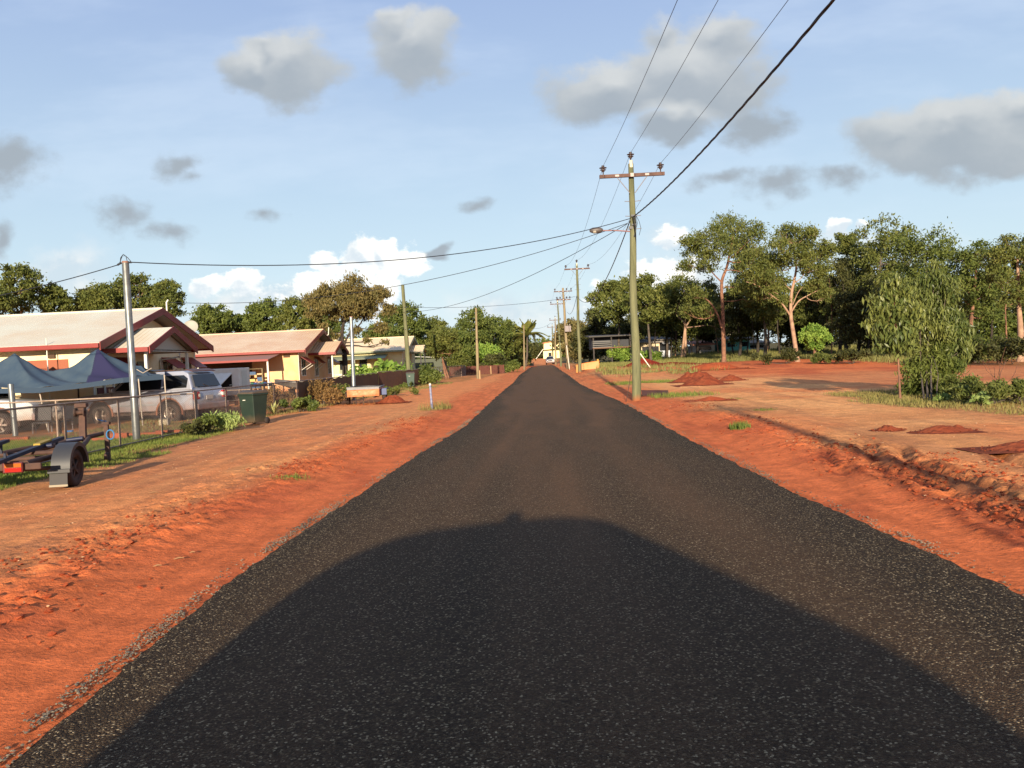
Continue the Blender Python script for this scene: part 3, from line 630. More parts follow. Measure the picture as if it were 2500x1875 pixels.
# --- right wall of trees: (px, top, width, crown bottom, depth, leaf, bark, trunk px, label)
RT = [(1500,678,150,800,112,'olive','grey',1520,'bushy gum whose crown shows left of the near power pole'),
 (1575,655,130,800,100,'olive','grey',1590,'gum with many thin stems right behind the near power pole'),
 (1455,760,90,850,130,'dark','dark',1450,'low dark tree behind the orange barrier'),
 (1530,790,110,835,118,'dark','dark',1540,'dark low tree behind the near pole, left of the white house'),
 (1640,770,120,830,122,'dark','dark',1622,'shaded tree in front of the white house'),
 (1480,850,0,0,0,'','',0,''),
 (1725,780,100,830,112,'dark','dark',1712,'shaded tree between the two tallest pale gums and the twin stem gum'),
 (1850,720,130,822,98,'dark','dark',1850,'dark trunked tree between the two pale gums'),
 (1810,760,110,825,120,'dark','dark',1800,'shaded tree in front of the turquoise house'),
 (1990,790,80,860,76,'bright','tan',1990,'small bright green tree right of the leaning pale gum'),
 (2060,610,150,850,88,'dark','dark',2050,'dark dense tree right of the leaning pale gum'),
 (2160,520,190,760,84,'olive','grey',2140,'highest crown on the right, bronze topped gum'),
 (2110,690,160,870,80,'dark','dark',2095,'dark tree with low crown under the highest gum'),
 (2260,545,210,800,66,'green','grey',2275,'big dense green tree behind the tall shrub'),
 (2190,700,150,880,74,'dark','dark',2180,'shaded tree left behind the tall shrub'),
 (2395,570,140,800,62,'green','tan',2368,'green tree with a bare pale stem right of the tall shrub'),
 (2330,720,120,860,80,'dark','dark',2330,'shaded tree right behind the tall shrub'),
 (2485,558,170,760,52,'olive','pale',2492,'gum with a pale trunk at the right edge of the view'),
 (2440,740,130,880,72,'green','dark',2440,'low dark green tree near the right edge'),
 (2560,600,200,850,70,'green','dark',2560,'tree cut by the right edge of the view'),
 (1920,740,110,830,108,'dark','dark',1900,'shaded tree behind the leaning pale gum'),
 (1865,640,150,800,90,'olive','grey',1868,'olive gum filling the gap between the two tall pale gums'),
 (1700,690,140,830,108,'olive','dark',1704,'olive gum close behind the twin stemmed gum'),
 (1800,690,130,840,96,'dark','dark',1806,'dark olive tree directly behind the tallest pale gum'),
 (1620,700,130,830,112,'olive','grey',1628,'olive gum between the near power pole and the twin stemmed gum'),
 (1985,650,120,850,92,'olive','dark',1976,'olive gum behind the leaning gum on its right'),
 (2070,560,110,760,92,'olive','dark',2066,'wispy topped gum standing up left of the highest crown'),
 (1955,700,160,860,98,'dark','dark',1962,'dark tree filling in behind the leaning pale gum')]
for i, (px, top, w, bot, Y, lm, bk, tx, lab) in enumerate(RT):
    if not Y: continue
    auto(px, top, w, bot, Y, lm, bk, lab, 100+i, n=int(5200+w*24), r0=.13+w*.0006, tx=tx, nb=12+w//14, rf=.16, K=10, spread=.36, twigs=2)
# --- thin stems in the shade
SAPL = ['thin dark stem right of the near power pole, by the pole foot bush', 'thin stem in front of the cream wall behind the bushes', 'slim dark stem left of the twin stemmed gum', 'slim stem just right of the twin stemmed gum', 'slim pale stem left beside the tallest pale gum',
 'slim dark stem right beside the tallest pale gum', 'dark stem in front of the turquoise house', 'thick dark straight stem between the two tall pale gums', 'thin stem right of the thick dark straight stem', 'slim dark stem left beside the leaning pale gum',
 'slim stem left of the small bright green tree', 'thin dark stem right of the small bright green tree', 'dark stem behind the red graded earth, second past the bright green tree', 'dark stem midway between bright green tree and tall shrub', 'bare dark stem nearest the tall shrub on its left',
 'stem seen over the young slender tree', 'stem hidden behind the top of the tall shrub', 'stem seen just right of the tall shrub', 'slim stem right of the bare pale stem', 'slim far stem in front of the salmon roofed house',
 'slim far stem left behind the twin stemmed gum', 'slim far stem behind the tallest pale gum', 'slim far stem behind the thick dark straight stem', 'slim stem close behind the bare pale stem', 'slim stem left of the pale trunk at the right edge']
for i, (px, Y, h) in enumerate([(1560,104,7),(1605,108,7),(1640,112,6),(1690,110,7),(1755,104,8),(1792,100,7),(1825,100,8),(1842,92,9),(1875,104,8),(1905,96,8),(1972,92,7),(2008,90,8),(2030,84,8),(2075,82,8),(2120,78,7),(2160,70,6),(2230,72,7),(2330,66,6),(2420,66,7),(1730,116,7),(1650,118,6),(1780,118,7),(1880,118,7),(2395,74,7),(2460,64,6)]):
    rg = np.random.default_rng(i+900); b = base_at(px, Y); root = thing('sapling', SAPL[i], 'young tree', b, 0, 'slim stems in the shade of the right hand wood')
    mb = MB(); q = [Vector((0, 0, -.1))]
    for k in range(5): q.append(q[-1]+Vector((rg.normal(0, .14), rg.normal(0, .1), h/5)))
    r = rg.uniform(.05, .11); mb.tube(q, [r*(1-.13*k) for k in range(6)], 6, cap=False)
    for k in (2, 3, 4): seglimb(mb, q[k], np.array(q[k])+np.array([rg.normal(0, 1), rg.normal(0, .5), 1.2]), r*.4, r*.1, rg, n=4, seg=3)
    mb.build('trunk', BK['dark' if i % 4 else 'tan'], root)
    cp = crown_points([(np.array(q[k])+rg.normal(0, .5, 3), rg.uniform(.6, 1.1)) for k in (3, 4, 5, 5)], 700, rg, 8, .4)
    v = leaf_arrays(cp, .32, .13, .6, rg); npmesh('crown', v, np.arange(len(v)).reshape(-1, 4), LM['dark' if i % 3 else 'olive'], root)
# --- left and far trees
LT = [(50,640,110,770,62,'olive','pale',60,'thin crowned gum standing highest at the far left'),
 (-20,690,110,800,58,'olive','grey',-20,'gum cut by the left edge of the view'),
 (135,690,90,790,64,'olive','grey',140,'dark rounded tree over the near roof, second from the left'),
 (215,700,70,780,70,'dark','grey',215,'small distant crown over the near roof'),
 (250,690,120,790,66,'olive','grey',250,'gum over the near roof just left of the steel pole'),
 (330,668,130,790,68,'olive','pale',335,'gum with showing pale limbs behind the steel pole'),
 (410,675,90,800,66,'olive','pale',420,'gum behind the ridge end of the near house'),
 (520,742,110,840,88,'green','grey',520,'rounded green tree between the first two roofs, left one'),
 (590,760,90,830,92,'green','grey',590,'low green tree behind the second roof'),
 (650,722,110,840,86,'green','grey',650,'green tree rising over the middle of the second roof'),
 (725,722,90,830,84,'olive','grey',735,'gum with an open gap left of the big bronze tree'),
 (640,790,130,850,100,'dark','dark',640,'low dark tree behind the second roof'),
 (780,760,120,850,88,'green','dark',780,'green tree behind the big bronze tree'),
 (985,735,130,860,112,'green','dark',980,'green tree right of the big bronze tree'),
 (930,790,110,860,105,'green','dark',930,'bushy green tree over the third roof'),
 (1050,770,110,880,118,'olive','dark',1050,'olive tree behind the two stemmed small tree'),
 (1155,742,120,890,125,'green','grey',1150,'tall green tree beside the pale timber pole'),
 (1110,800,110,900,112,'green','dark',1110,'mid green tree left of the pale timber pole'),
 (1210,765,110,895,140,'green','dark',1205,'dense dark green tree right of the pale timber pole'),
 (1180,840,110,905,120,'bright','grey',1190,'low bright green tree with white blossom by the paling fence'),
 (1250,792,90,890,165,'olive','dark',1250,'brownish tree left of the coconut palm'),
 (1262,850,70,895,175,'green','dark',1262,'low dark tree at the foot of the coconut palm'),
 (1335,845,60,880,300,'green','dark',1335,'distant green tree left of the cream house'),
 (1300,835,60,885,290,'dark','dark',1300,'distant dark tree behind the coconut palm'),
 (1400,778,110,880,185,'brown','grey',1400,'brownish tree behind the transformer pole'),
 (1445,790,110,885,150,'dark','dark',1440,'dark tree right of the transformer pole')]
for i, (px, top, w, bot, Y, lm, bk, tx, lab) in enumerate(LT):
    auto(px, top, w, bot, Y, lm, bk, lab, 200+i, n=int(4600+w*22), r0=.14+w*.0006, tx=tx, nb=17+w//12, rf=.145, K=9, spread=.40, twigs=2, name='tree')
# big bronze tree in front of the third house
Yb = 62.
bl = blobset(850, 678, 215, 800, Yb, 5, 30, rf=.13)+[(T(a, b, Yb), r*Yb/FPX) for a, b, r in [(770,770,22),(790,800,16),(930,800,18),(900,830,12),(940,835,10),(870,815,18),(760,735,24),(945,760,22),(930,720,24),(820,820,12)]]
tree('bronze_tree', 'big bronze brown tree with drooping foliage in front of the third house', base_at(843, Yb), bl, 21000, .24, .09, LM['brown'], BK['dark'],
     trunk=[[base_at(843, Yb), T(842,880,Yb), T(838,845,Yb), T(835,815,Yb), T(842,770,Yb), T(850,720,Yb)], [T(838,850,Yb), T(850,820,Yb), T(880,790,Yb), T(900,750,Yb)]], r0=.24, seed=9, forks=[.1], K=14, spread=.3, droop=1.4)
Yc = 78.
tree('small_tree', 'small olive tree with two reddish crossing stems on the left verge', base_at(1085, Yc), blobset(1082, 790, 105, 890, Yc, 6, 18, rf=.17), 8000, .26, .1, LM['olive'], BK['tan'],
     trunk=[[base_at(1090, Yc), T(1084,900,Yc), T(1080,870,Yc), T(1078,835,Yc)], [base_at(1096, Yc), T(1088,900,Yc), T(1082,880,Yc)]], r0=.13, seed=12, K=12, forks=[.1])
# coconut palm
def palm():
    Y = 160.; b = base_at(1283, Y); top = P(1287, 815, Y)
    root = thing('coconut_palm', 'coconut palm with a feathery drooping crown beside the timber pole', 'palm tree', b)
    mb = MB(); t = top-b; mb.tube([Vector((0, 0, -.1)), t*.35+Vector((.2, 0, 0)), t*.7+Vector((.1, 0, 0)), t], [.26, .2, .17, .16], 8, cap=False); mb.build('trunk', BK['grey'], root)
    rg = np.random.default_rng(44); cen = []; V = []
    for k in range(20):
        a = k*2.4+rg.normal(0, .2); el = rg.uniform(.0, 1.35); d = np.array([math.cos(a)*math.cos(el), math.sin(a)*math.cos(el), math.sin(el)]); L_ = rg.uniform(3.2, 4.4)
        for s in np.linspace(.08, 1, 26):
            p = np.array(t)+d*L_*s+np.array([0, 0, -2.6*s*s*math.cos(el)]); w = np.cross(d, [0, 0, 1]); w /= np.linalg.norm(w)
            for sg in (-1, 1):
                q = p+w*sg*(.15+.75*math.sin(math.pi*min(s+.1, 1)))*1.0+np.array([0, 0, -.35])+d*.25
                e = d*.12; V += [p-e, p+e, q+e*.3, q-e*.3]
    V = np.array(V); npmesh('crown', V, np.arange(len(V)).reshape(-1, 4), LM['palm'], root)
palm()
# backdrop woods: one mass each
def wood(name, label, spec, lm, seed):
    rg = np.random.default_rng(seed); V = []
    for px0, px1, top, Y, h in spec:
        n = int((px1-px0)/16)
        bl = []
        for k in range(n*3):
            px = rg.uniform(px0, px1); r = rg.uniform(.9, 2.2)*Y/110; zt = P(px, top, Y).z; x = XP(px, Y); g = H(x, Y)
            z = g+rg.random()**.7*(zt-g-r*.4)*rg.uniform(.7, 1.0); bl.append((np.array([x, Y+rg.normal(0, 4), z]), r))
        V.append(leaf_arrays(crown_points(bl, n*520, rg, 10, .4), .5*Y/110, .24*Y/110, .4, rg))
    V = np.concatenate(V); o = npmesh(name, V, np.arange(len(V)).reshape(-1, 4), lm); tag(o, label, 'woodland', kind='stuff')
wood('far_woodland', 'dense shaded woodland behind the gums on the right', [(1540,1760,760,150,5),(1760,2080,690,140,5),(2000,2620,690,118,5),(1440,1560,800,150,5)], LM['dark'], 1)
wood('left_woodland', 'far tree belt behind the houses on the left', [(-80,520,800,130,4),(480,1020,815,135,4),(1000,1280,855,190,4)], LM['green'], 2)
wood('horizon_woodland', 'hazy far off trees where the road ends', [(1180,1520,862,330,4),(1290,1420,838,420,4)], LM['green'], 3)
# ================================================================== POLES AND WIRES
wood_ = mat('treated_pine', S(150, 150, 112), .9, spec=.15, var=(6, .9, S(104, 108, 82)), bump=(14, .015), grain=.12, dirt=(S(150, 90, 60), .2))
oldwood = mat('weathered_timber', S(176, 158, 124), .9, spec=.15, var=(3, .7, S(130, 112, 88)), bump=(14, .015), grain=.12)
armwood = mat('hardwood_arm', S(120, 94, 86), .9, spec=.15, var=(4, .7, S(84, 66, 62)))
galv = mat('galvanised_steel', S(168, 172, 172), .42, metal=.75, var=(5, .7, S(122, 126, 128)))
steel = mat('dull_steel', S(150, 140, 138), .55, metal=.5)
porc = mat('brown_porcelain', S(74, 58, 56), .25, spec=.6)
cable = mat('black_cable', S(34, 36, 44), .5)
def insulator(name, p, root, s=1.):
    mb = MB(); mb.lathe([(.02, -.10), (.02, .0), (.045, .01), (.06, .03), (.05, .05), (.105, .07), (.11, .085), (.05, .10), (.05, .12), (.13, .14), (.135, .155), (.06, .17), (.045, .2), (.06, .215), (.045, .235), (0, .24)], p, n=14)
    return mb.build(name, porc, root)
def pole(label, bpx, tpx, Y, arm=2.32, r=.135, m=wood_, arm_px=None, ins=True, base=None, lamp=False, steps=True, trafo=False, arms=(0,), double=False, name='power_pole'):
    b = base or base_at(bpx[0], Y); top = P(*tpx, Y); t = top-b
    root = thing(name, label, 'power pole', b, 0, 'timber poles along the right side of the road')
    mb = MB(); k = 8; mb.tube([t*(i/k)+Vector((.03*math.sin(i*1.3), 0, 0)) if i not in (0, k) else t*(i/k)-Vector((0, 0, .1 if i == 0 else 0)) for i in range(k+1)], [r*1.12-(r*.5)*i/k for i in range(k+1)], 16)
    mb.build('pole', m, root)
    ends = []
    ax = Vector((1, 0, 0))
    for ai, dz in enumerate(arms):
        az = t-Vector((0, 0, .45+dz)); c = az+Vector((0, -r-.05, 0)); w = arm*(1 if ai == 0 else .8)
        MB().box(c, (w, .1, .12)).build('crossarm', armwood, root, bevel=.006)
        mb = MB()
        for s in (-1, 1):
            mb.tube([c+Vector((s*w*.24, -.02, -.03)), az+Vector((s*r*.6, -r-.01, -.62))], .014, 5)
            mb.box(c+Vector((s*w*.23, -.055, 0)), (.14, .012, .07))
        mb.box(c+Vector((0, -.056, .005)), (.12, .015, .13)); mb.build('arm_brace', steel, root)
        if ai == 0 and ins:
            for s in (-1, 1):
                p = c+Vector((s*w*.44, 0, .16)); insulator('insulator', p, root); ends.append(b+p+Vector((0, 0, .2)))
            p = t+Vector((0, -.02, .18)) if not trafo else c+Vector((w*.2, 0, .16)); insulator('insulator', p, root); ends.insert(1, b+p+Vector((0, 0, .2)))
            if not trafo: MB().box(t+Vector((0, -.1, -.02)), (.11, .03, .26)).build('pole_bracket', mat('white_bracket', S(214, 206, 180), .6), root, bevel=.01)
        else:
            for s in (-1, -.5, .5, 1): insulator('insulator', c+Vector((s*w*.44, 0, .16)), root)
    if steps:
        for z in (.82, .65, .5): 
            q = t-Vector((0, 0, 1.35+.62*(.82-z)*5))
            for s in (-1, 1): MB().tube([q+Vector((s*r*.4, -.03, 0)), q+Vector((s*(r+.13), -.06, .012))], .012, 5).build('step_bolt', steel, root)
    if lamp:
        L0 = P(1538, 565, Y)-b; L1 = P(1466, 563, Y)-b
        MB().tube([L0, (L0+L1)/2+Vector((0, 0, .02)), L1], .024, 8).build('lamp_arm', mat('lamp_arm_red', S(150, 108, 110), .5), root)
        hb = MB(); c = L1+Vector((-.12, 0, .02)); hb.lathe([(0, -.28), (.06, -.26), (.1, -.16), (.11, 0), (.09, .12), (.05, .2), (0, .22)], c, 'X', 14); h = hb.build('lamp_head', mat('lamp_housing', S(96, 88, 86), .5), root)
        MB().lathe([(0, -.085), (.06, -.075), (.1, -.04), (.11, 0)], c+Vector((-.09, 0, -.03)), 'Z', 14).build('lamp_glass', mat('lamp_glass', S(196, 190, 178), .15, spec=.7), h)
        MB().box(L0+Vector((.03, -.06, .12)), (.14, .12, .1)).build('photo_cell', mat('dark_box', S(60, 56, 60), .5), root)
        mb = MB(); a = P(1548, 528, Y)-b
        mb.tube([a+Vector((.05, -.17, 0)), a+Vector((.16, -.1, -.2)), a+Vector((.22, -.08, -.45)), a+Vector((.14, -.1, -.7))], .009, 5)
        for q in range(5): mb.tube([a+Vector((-.08+q*.03, -.17, .03)), a+Vector((-.05+q*.035, -.19, -.3)), a+Vector((.0, -.17, -.55)), a+Vector((-.06+q*.02, -.17, -.75))], .008, 5)
        mb.box(a+Vector((-.04, -.16, .0)), (.18, .06, .07)); mb.box(a+Vector((-.04, -.16, -.32)), (.15, .05, .06)); mb.build('cable_fitting', cable, root)
    if trafo:
        c = P(1386, 803, Y)-b; g = mat('transformer_grey', S(150, 138, 140), .6)
        o = MB().box(c+Vector((0, -.5, 0)), (.78, .6, .75)).build('transformer', g, root, bevel=.03)
        mb = MB()
        for k in range(7): mb.box(c+Vector((-.3+k*.1, -.82, -.03)), (.02, .06, .55))
        mb.build('cooling_fins', g, o)
        mb = MB()
        for s in (-.25, 0, .25): mb.lathe([(.03, 0), (.05, .05), (.03, .08), (.05, .13), (.03, .16), (.05, .2), (.02, .28)], c+Vector((s, -.5, .375)), n=8)
        mb.build('bushing', porc, o)
    return root, ends, b, t
Yp = [30.0, 76., 105., 126., 165., 190.]
p1, e1, b1, tt1 = pole('nearest green timber power pole with street light arm and three brown insulators', (1554, 978), (1540, 400), Yp[0], lamp=True, r=.15)
p2, e2, b2, tt2 = pole('second green timber power pole, standing behind the orange barrier', (1416, 903), (1408, 645), Yp[1], r=.15)
p3, e3, b3, tt3 = pole('weathered pole carrying the grey transformer box and two crossarms', (1387, 897), (1374, 703), Yp[2], r=.19, m=oldwood, trafo=True, arms=(0, 1.05), steps=False)
p4, e4, b4, tt4 = pole('slim green pole just left of the transformer pole', (1370, 893), (1361, 735), Yp[3], r=.15)
p5, e5, b5, tt5 = pole('far brownish pole next to the parked white vehicle', (1357, 888), (1355, 776), Yp[4], r=.15, m=oldwood)
p6, e6, b6, tt6 = pole('farthest green pole beside the white vehicle', (1350, 888), (1348, 794), Yp[5], r=.17)
# the next pole of the line, behind the camera: its shadow lies along the right shoulder
b0 = Vector((4.0, -15, 0)); p0 = thing('power_pole', 'timber power pole behind the viewer whose shadow crosses the right shoulder', 'power pole', b0)
MB().tube([(0, 0, -.1), (0, 0, 4.5), (0, 0, 9.2)], [.17, .15, .12], 14).build('pole', wood_, p0)
MB().box((0, -.17, 8.75), (2.32, .1, .12)).build('crossarm', armwood, p0)
def wire(label, a, b, sag, r=.009, m=cable, n=28, name='overhead_wire', twist=0):
    a, b = Vector(a), Vector(b); pts = [a.lerp(b, i/n)-Vector((0, 0, 4*sag*(i/n)*(1-i/n))) for i in range(n+1)]
    root = MB()
    if twist:
        N_ = 420; q = [a.lerp(b, i/N_)-Vector((0, 0, 4*sag*(i/N_)*(1-i/N_))) for i in range(N_+1)]
        for k in range(3):
            root.tube([p+Vector((math.cos(i*.32+k*2.09), 0, math.sin(i*.32+k*2.09)))*twist for i, p in enumerate(q)], r, 5)
    else: root.tube(pts, r, 5)
    o = root.build(name, m, None, None); tag(o, label, 'cable'); return o
thin = mat('bare_wire', S(70, 72, 80), .45, metal=.3)
z0 = 8.95
def w3(i, j, a, b, sg, A, B):
    for k, nm in enumerate(('left', 'middle', 'right')): wire(f'{nm} of three thin wires {A} {B}', a[k], b[k], sg, .0065, thin)
e0 = [Vector((2.98, -15, z0+.1)), Vector((4.0, -15, z0+.55)), Vector((5.02, -15, z0+.1))]
w3(0, 1, e0, e1, .75, 'passing overhead', 'to the nearest pole top')
w3(1, 2, e1, e2, .85, 'between the nearest pole', 'and the second pole')
w3(2, 3, e2, e3, .4, 'between the second pole', 'and the transformer pole')
w3(3, 4, e3, e4, .3, 'between the transformer pole', 'and the slim green pole')
A1 = P(1545, 530, 29.8); A2 = P(1408, 722, 75.8); A3 = P(1385, 762, 104.8)
wire('thick twisted black cable rising overhead from the nearest pole to the top of the view', A1, (4.0, -15, 7.5), 1.05, .012, cable, twist=.012, name='bundled_cable')
wire('black cable sagging from the nearest pole back to the second pole', A1+Vector((-.1, 0, -.1)), A2, 1.55, .02, cable, name='bundled_cable')
wire('black cable sagging between the second pole and the transformer pole', A2, A3, .8, .02, cable, name='bundled_cable')
# steel service pole in the near yard
def steel_pole(label, bpx, tpx, Y, r, base=None):
    b = base or base_at(bpx, Y); t = P(*tpx, Y)-b; root = thing('steel_pole', label, 'steel pole', b)
    MB().tube([Vector((0, 0, -.1)), t*.33, t*.333, t], [r*1.08, r*1.08, r, r*.97], 18).build('pole', galv, root)
    MB().tube([t*.998+Vector((0, 0, .0)), t+Vector((0, 0, .035))], [r*.99, r*.9], 18).build('cap', mat('rusty_cap', S(150, 110, 92), .7), root)
    return root, b, b+t
sp1, sb, st = steel_pole('tall galvanised steel pole with looped cable on top, behind the near wire fence', 334, (306, 641), 19.9, .085, base=G(334, 1075))
mb = MB(); q = st
mb.tube([q+Vector((-.13, 0, -.03)), q+Vector((-.11, 0, .12)), q+Vector((-.03, -.02, .2)), q+Vector((.06, 0, .12)), q+Vector((.13, 0, .03)), q+Vector((.16, 0, -.02))], .009, 6)
mb.tube([q+Vector((-.15, 0, -.02)), q+Vector((-.08, .03, .17)), q+Vector((.02, 0, .16)), q+Vector((.05, 0, .02))], .008, 6)
mb.tube([q+Vector((-.2, 0, -.05)), q+Vector((-.1, 0, .0))], .025, 6); mb.tube([q+Vector((.04, 0, .0)), q+Vector((.14, 0, .0))], .025, 6)
mb.v = [tuple(Vector(v)-sb) for v in mb.v]; mb.build('cable_loop', cable, sp1)
steel_pole('shorter galvanised steel pole standing behind the brown fence screen', 865, (857, 774), 38.5, .085)
for lab, bp, tp, Y, r, m in (('green timber pole in front of the third house, joined in the middle', 1000, (983, 695), 62, .16, wood_),
                            ('pale timber pole left of the road beside the paling fence', 1167, (1162, 752), 72, .12, oldwood),
                            ('thin pale timber pole in front of the coconut palm', 1280, (1279, 793), 120, .12, oldwood)):
    b = base_at(bp, Y); t = P(*tp, Y)-b; root = thing('timber_pole', lab, 'timber pole', b)
    MB().tube([Vector((0, 0, -.1)), t*.5, t*.54, t], [r*1.1, r*1.02, r*.85, r*.75], 12).build('pole', m, root)
    MB().tube([t*.55+Vector((0, -r, 0)), t*.55+Vector((0, -r-.08, .05))], .03, 6).build('bracket', steel, root)
S1 = P(1540, 533, 29.8); 
wire('upper service cable from the nearest power pole to the steel pole', S1, st+Vector((.16, 0, 0)), .62, .013, cable, name='service_cable')
wire('service cable leaving the steel pole to the left edge of the view', st+Vector((-.2, 0, -.05)), P(-420, 775, 23), .25, .012, cable, name='service_cable')
wire('service cable from the nearest power pole to the roof riser of the near house', P(1532, 545, 29.8), P(412, 738, 35.2), .9, .011, cable, name='service_cable')
wire('service cable from the nearest power pole to the green pole by the third house', P(1532, 546, 29.8), P(985, 762, 61.8), .8, .012, cable, name='service_cable')
wire('service cable from the second power pole to the green pole by the third house', P(1405, 724, 75.8), P(987, 750, 61.8), .35, .014, cable, name='service_cable')
wire('far service cable crossing the road beyond the transformer pole', P(1345, 788, 165), P(1290, 800, 120), .5, .02, thin, name='service_cable')

# ================================================================== HOUSES
red = mat('red_trim', S(186, 62, 56), .45, spec=.4, var=(2, .5, S(150, 48, 44)))
reddk = mat('red_rib_sheet', S(168, 122, 104), .6)
cream = mat('cream_wall', S(238, 222, 184), .85, spec=.2, var=(1.2, .5, S(222, 190, 128)), bump=(30, .004), dirt=(S(190, 120, 76), .5))
soff = mat('soffit', S(214, 208, 190), .8)
white = mat('white_paint', S(226, 222, 210), .55, var=(3, .4, S(200, 190, 170)), dirt=(S(180, 120, 86), .25))
dglass = mat('dark_glass', S(38, 42, 48), .12, spec=.6)
def roofmat(name, c, c2, axis=0):
    m = mat(name, c, .5, spec=.3, metal=.0, var=(.5, .8, c2)); nt = m.node_tree; N = nt.nodes; L = nt.links
    w = N.new('ShaderNodeTexWave'); w.bands_direction = 'X'; w.inputs['Scale'].default_value = 1.6; w.inputs['Distortion'].default_value = 0
    tc = [n for n in N if n.type == 'TEX_COORD'][0]; L.new(tc.outputs['Object'], w.inputs['Vector'])
    b = N.new('ShaderNodeBump'); b.inputs['Distance'].default_value = .04; b.inputs['Strength'].default_value = .8; L.new(w.outputs[0], b.inputs['Height']); L.new(b.outputs[0], N['Principled BSDF'].inputs['Normal']); return m
roof1 = roofmat('roof_sheet_grey', S(188, 186, 170), S(184, 168, 144)); roof2 = roofmat('roof_sheet_dusty', S(198, 176, 150), S(186, 150, 120)); roof3 = roofmat('roof_sheet_cream', S(222, 200, 164), S(208, 180, 142))
def house(label, x0, y0, y1, ze, zr, L_, wallm, roofm, trim, porch=None, ov=.6, px=.65, gablem=None):
    """gable end faces the road (+X) at x0 (roof edge), roof from y0 to y1, ridge runs to -X"""
    ym = (y0+y1)/2; w = (y1-y0)/2; ww = w-ov; xg = -px; k = (zr-ze)/w
    root = thing('house', label, 'house', (x0, ym, 0))
    zg = ze+ .0
    # walls as one gable prism
    mb = MB(); zw = ze-.02; za = zr-.12
    A = [(xg, -ww, -.1), (xg, ww, -.1), (xg, ww, zw+k*ov-.1), (xg, 0, za-.1), (xg, -ww, zw+k*ov-.1)]; B = [(-L_, b, c) for a, b, c in A]
    mb.add(A+B, [(0,1,2,3,4), (5,9,8,7,6), (0,4,9,5), (2,1,6,7)])
    mb.build('wall', wallm, root)
    th = .07
    mb = MB()
    for s in (-1, 1):
        mb.slab([(0, s*w, ze), (0, 0, zr), (-L_-.6, 0, zr), (-L_-.6, s*w, ze)][::s], (0, 0, th))
    rf = mb.build('roof', roofm, root)
    MB().tube([(0.01, 0, zr+th+.005), (-L_-.6, 0, zr+th+.005)], .06, 8).build('ridge_cap', roofm, rf)
    mb = MB()
    for s in (-1, 1):
        mb.slab([(.0, s*(w+.02), ze-.2), (.0, s*(w+.02), ze+th+.02), (.0, 0, zr+th+.03), (.0, 0, zr-.17)][::s], (.04, 0, 0))
        mb.slab([(-.02, s*(w+.01), ze-.22), (.02, s*(w+.01), ze-.22), (.02, s*(w+.01), ze-.24+.02), (-.02, s*(w+.01), ze-.2)][::s], (0, 0, .01))
    mb.build('barge_board', trim, root)
    for s in (-1, 1): MB().box((-L_/2-.3, s*(w+.06), ze-.03), (L_+.62, .13, .17)).build('gutter', trim, root, bevel=.02)
    mb = MB()
    for s in (-1, 1): mb.slab([(-.01, s*w, ze-.03), (-.01, 0, zr-.03), (-L_, 0, zr-.03), (-L_, s*w, ze-.03)][::s], (0, 0, .02))
    mb.build('soffit', soff, root)
    mb = MB()
    mb.bb(xg, xg+.03, -ww-.03, -ww+.09, 0, ze+.05); mb.bb(xg, xg+.03, ww-.09, ww+.02, 0, ze+.05); mb.build('corner_trim', white, root)
    if porch:
        a, b, xo, pz, pr = porch; yc = (a+b)/2-ym; pw = (b-a)/2
        mb = MB()
        for s in (-1, 1): mb.slab([(xo, yc+s*pw, pz), (xo, yc, pr), (xg, yc, pr), (xg, yc+s*pw, pz)][::s], (0, 0, .06))
        po = mb.build('porch_roof', roofm, root)
        mb = MB()
        for s in (-1, 1):
            mb.slab([(xo, yc+s*(pw+.02), pz-.18), (xo, yc+s*(pw+.02), pz+.08), (xo, yc, pr+.09), (xo, yc, pr-.15)][::s], (.04, 0, 0))
            mb.box(((xo+xg)/2, yc+s*(pw+.05), pz-.03), (xo-xg, .12, .17))
        mb.build('porch_fascia', trim, po)
        mb = MB(); mb.quad((xo-.3, yc-pw+.3, pz-.02), (xo-.3, yc+pw-.3, pz-.02), (xo-.3, yc, pr-.12)); mb.bb(xg+.05, xo-.2, yc-pw+.1, yc+pw-.1, pz-.10, pz-.06); mb.build('porch_ceiling', soff, po)
        for yy in (yc-pw+.35, yc+pw-.35): MB().bb(xo-.35, xo-.25, yy-.05, yy+.05, 0, pz-.1).build('porch_post', white, root)
        MB().bb(xg+.02, xo-.1, yc-pw+.2, yc+pw-.2, -.1, .22).build('porch_slab', mat('concrete', S(150, 130, 112), .9), root)
    return root, ym, ww, xg
def awning(root, y, z0, z1, w, x, trim, side=False, out=.75):
    """window in the gable wall with a sheet awning on two struts"""
    win = MB().bb(x, x+.03, y-w/2, y+w/2, z0, z1).build('window', dglass, root)
    mb = MB()
    for a, b, c, d in ((y-w/2-.04, y-w/2+.02, z0, z1), (y+w/2-.02, y+w/2+.04, z0, z1), (y-w/2-.04, y+w/2+.04, z1-.02, z1+.04), (y-w/2-.04, y+w/2+.04, z0-.04, z0+.02), (y-.02, y+.02, z0, z1)): mb.bb(x, x+.05, a, b, c, d)
    mb.build('frame', white, win)
    h = MB().slab([(x+.05, y-w/2-.12, z1+.14), (x+.05, y+w/2+.12, z1+.14), (x+out, y+w/2+.12, z1-.34), (x+out, y-w/2-.12, z1-.34)], (0, 0, .03)).build('awning', trim, root)
    mb = MB()
    for s in (-1, 1): mb.tube([(x+.05, y+s*(w/2+.06), z1-.75), (x+out-.03, y+s*(w/2+.06), z1-.34)], .018, 6)
    mb.build('strut', white, h)
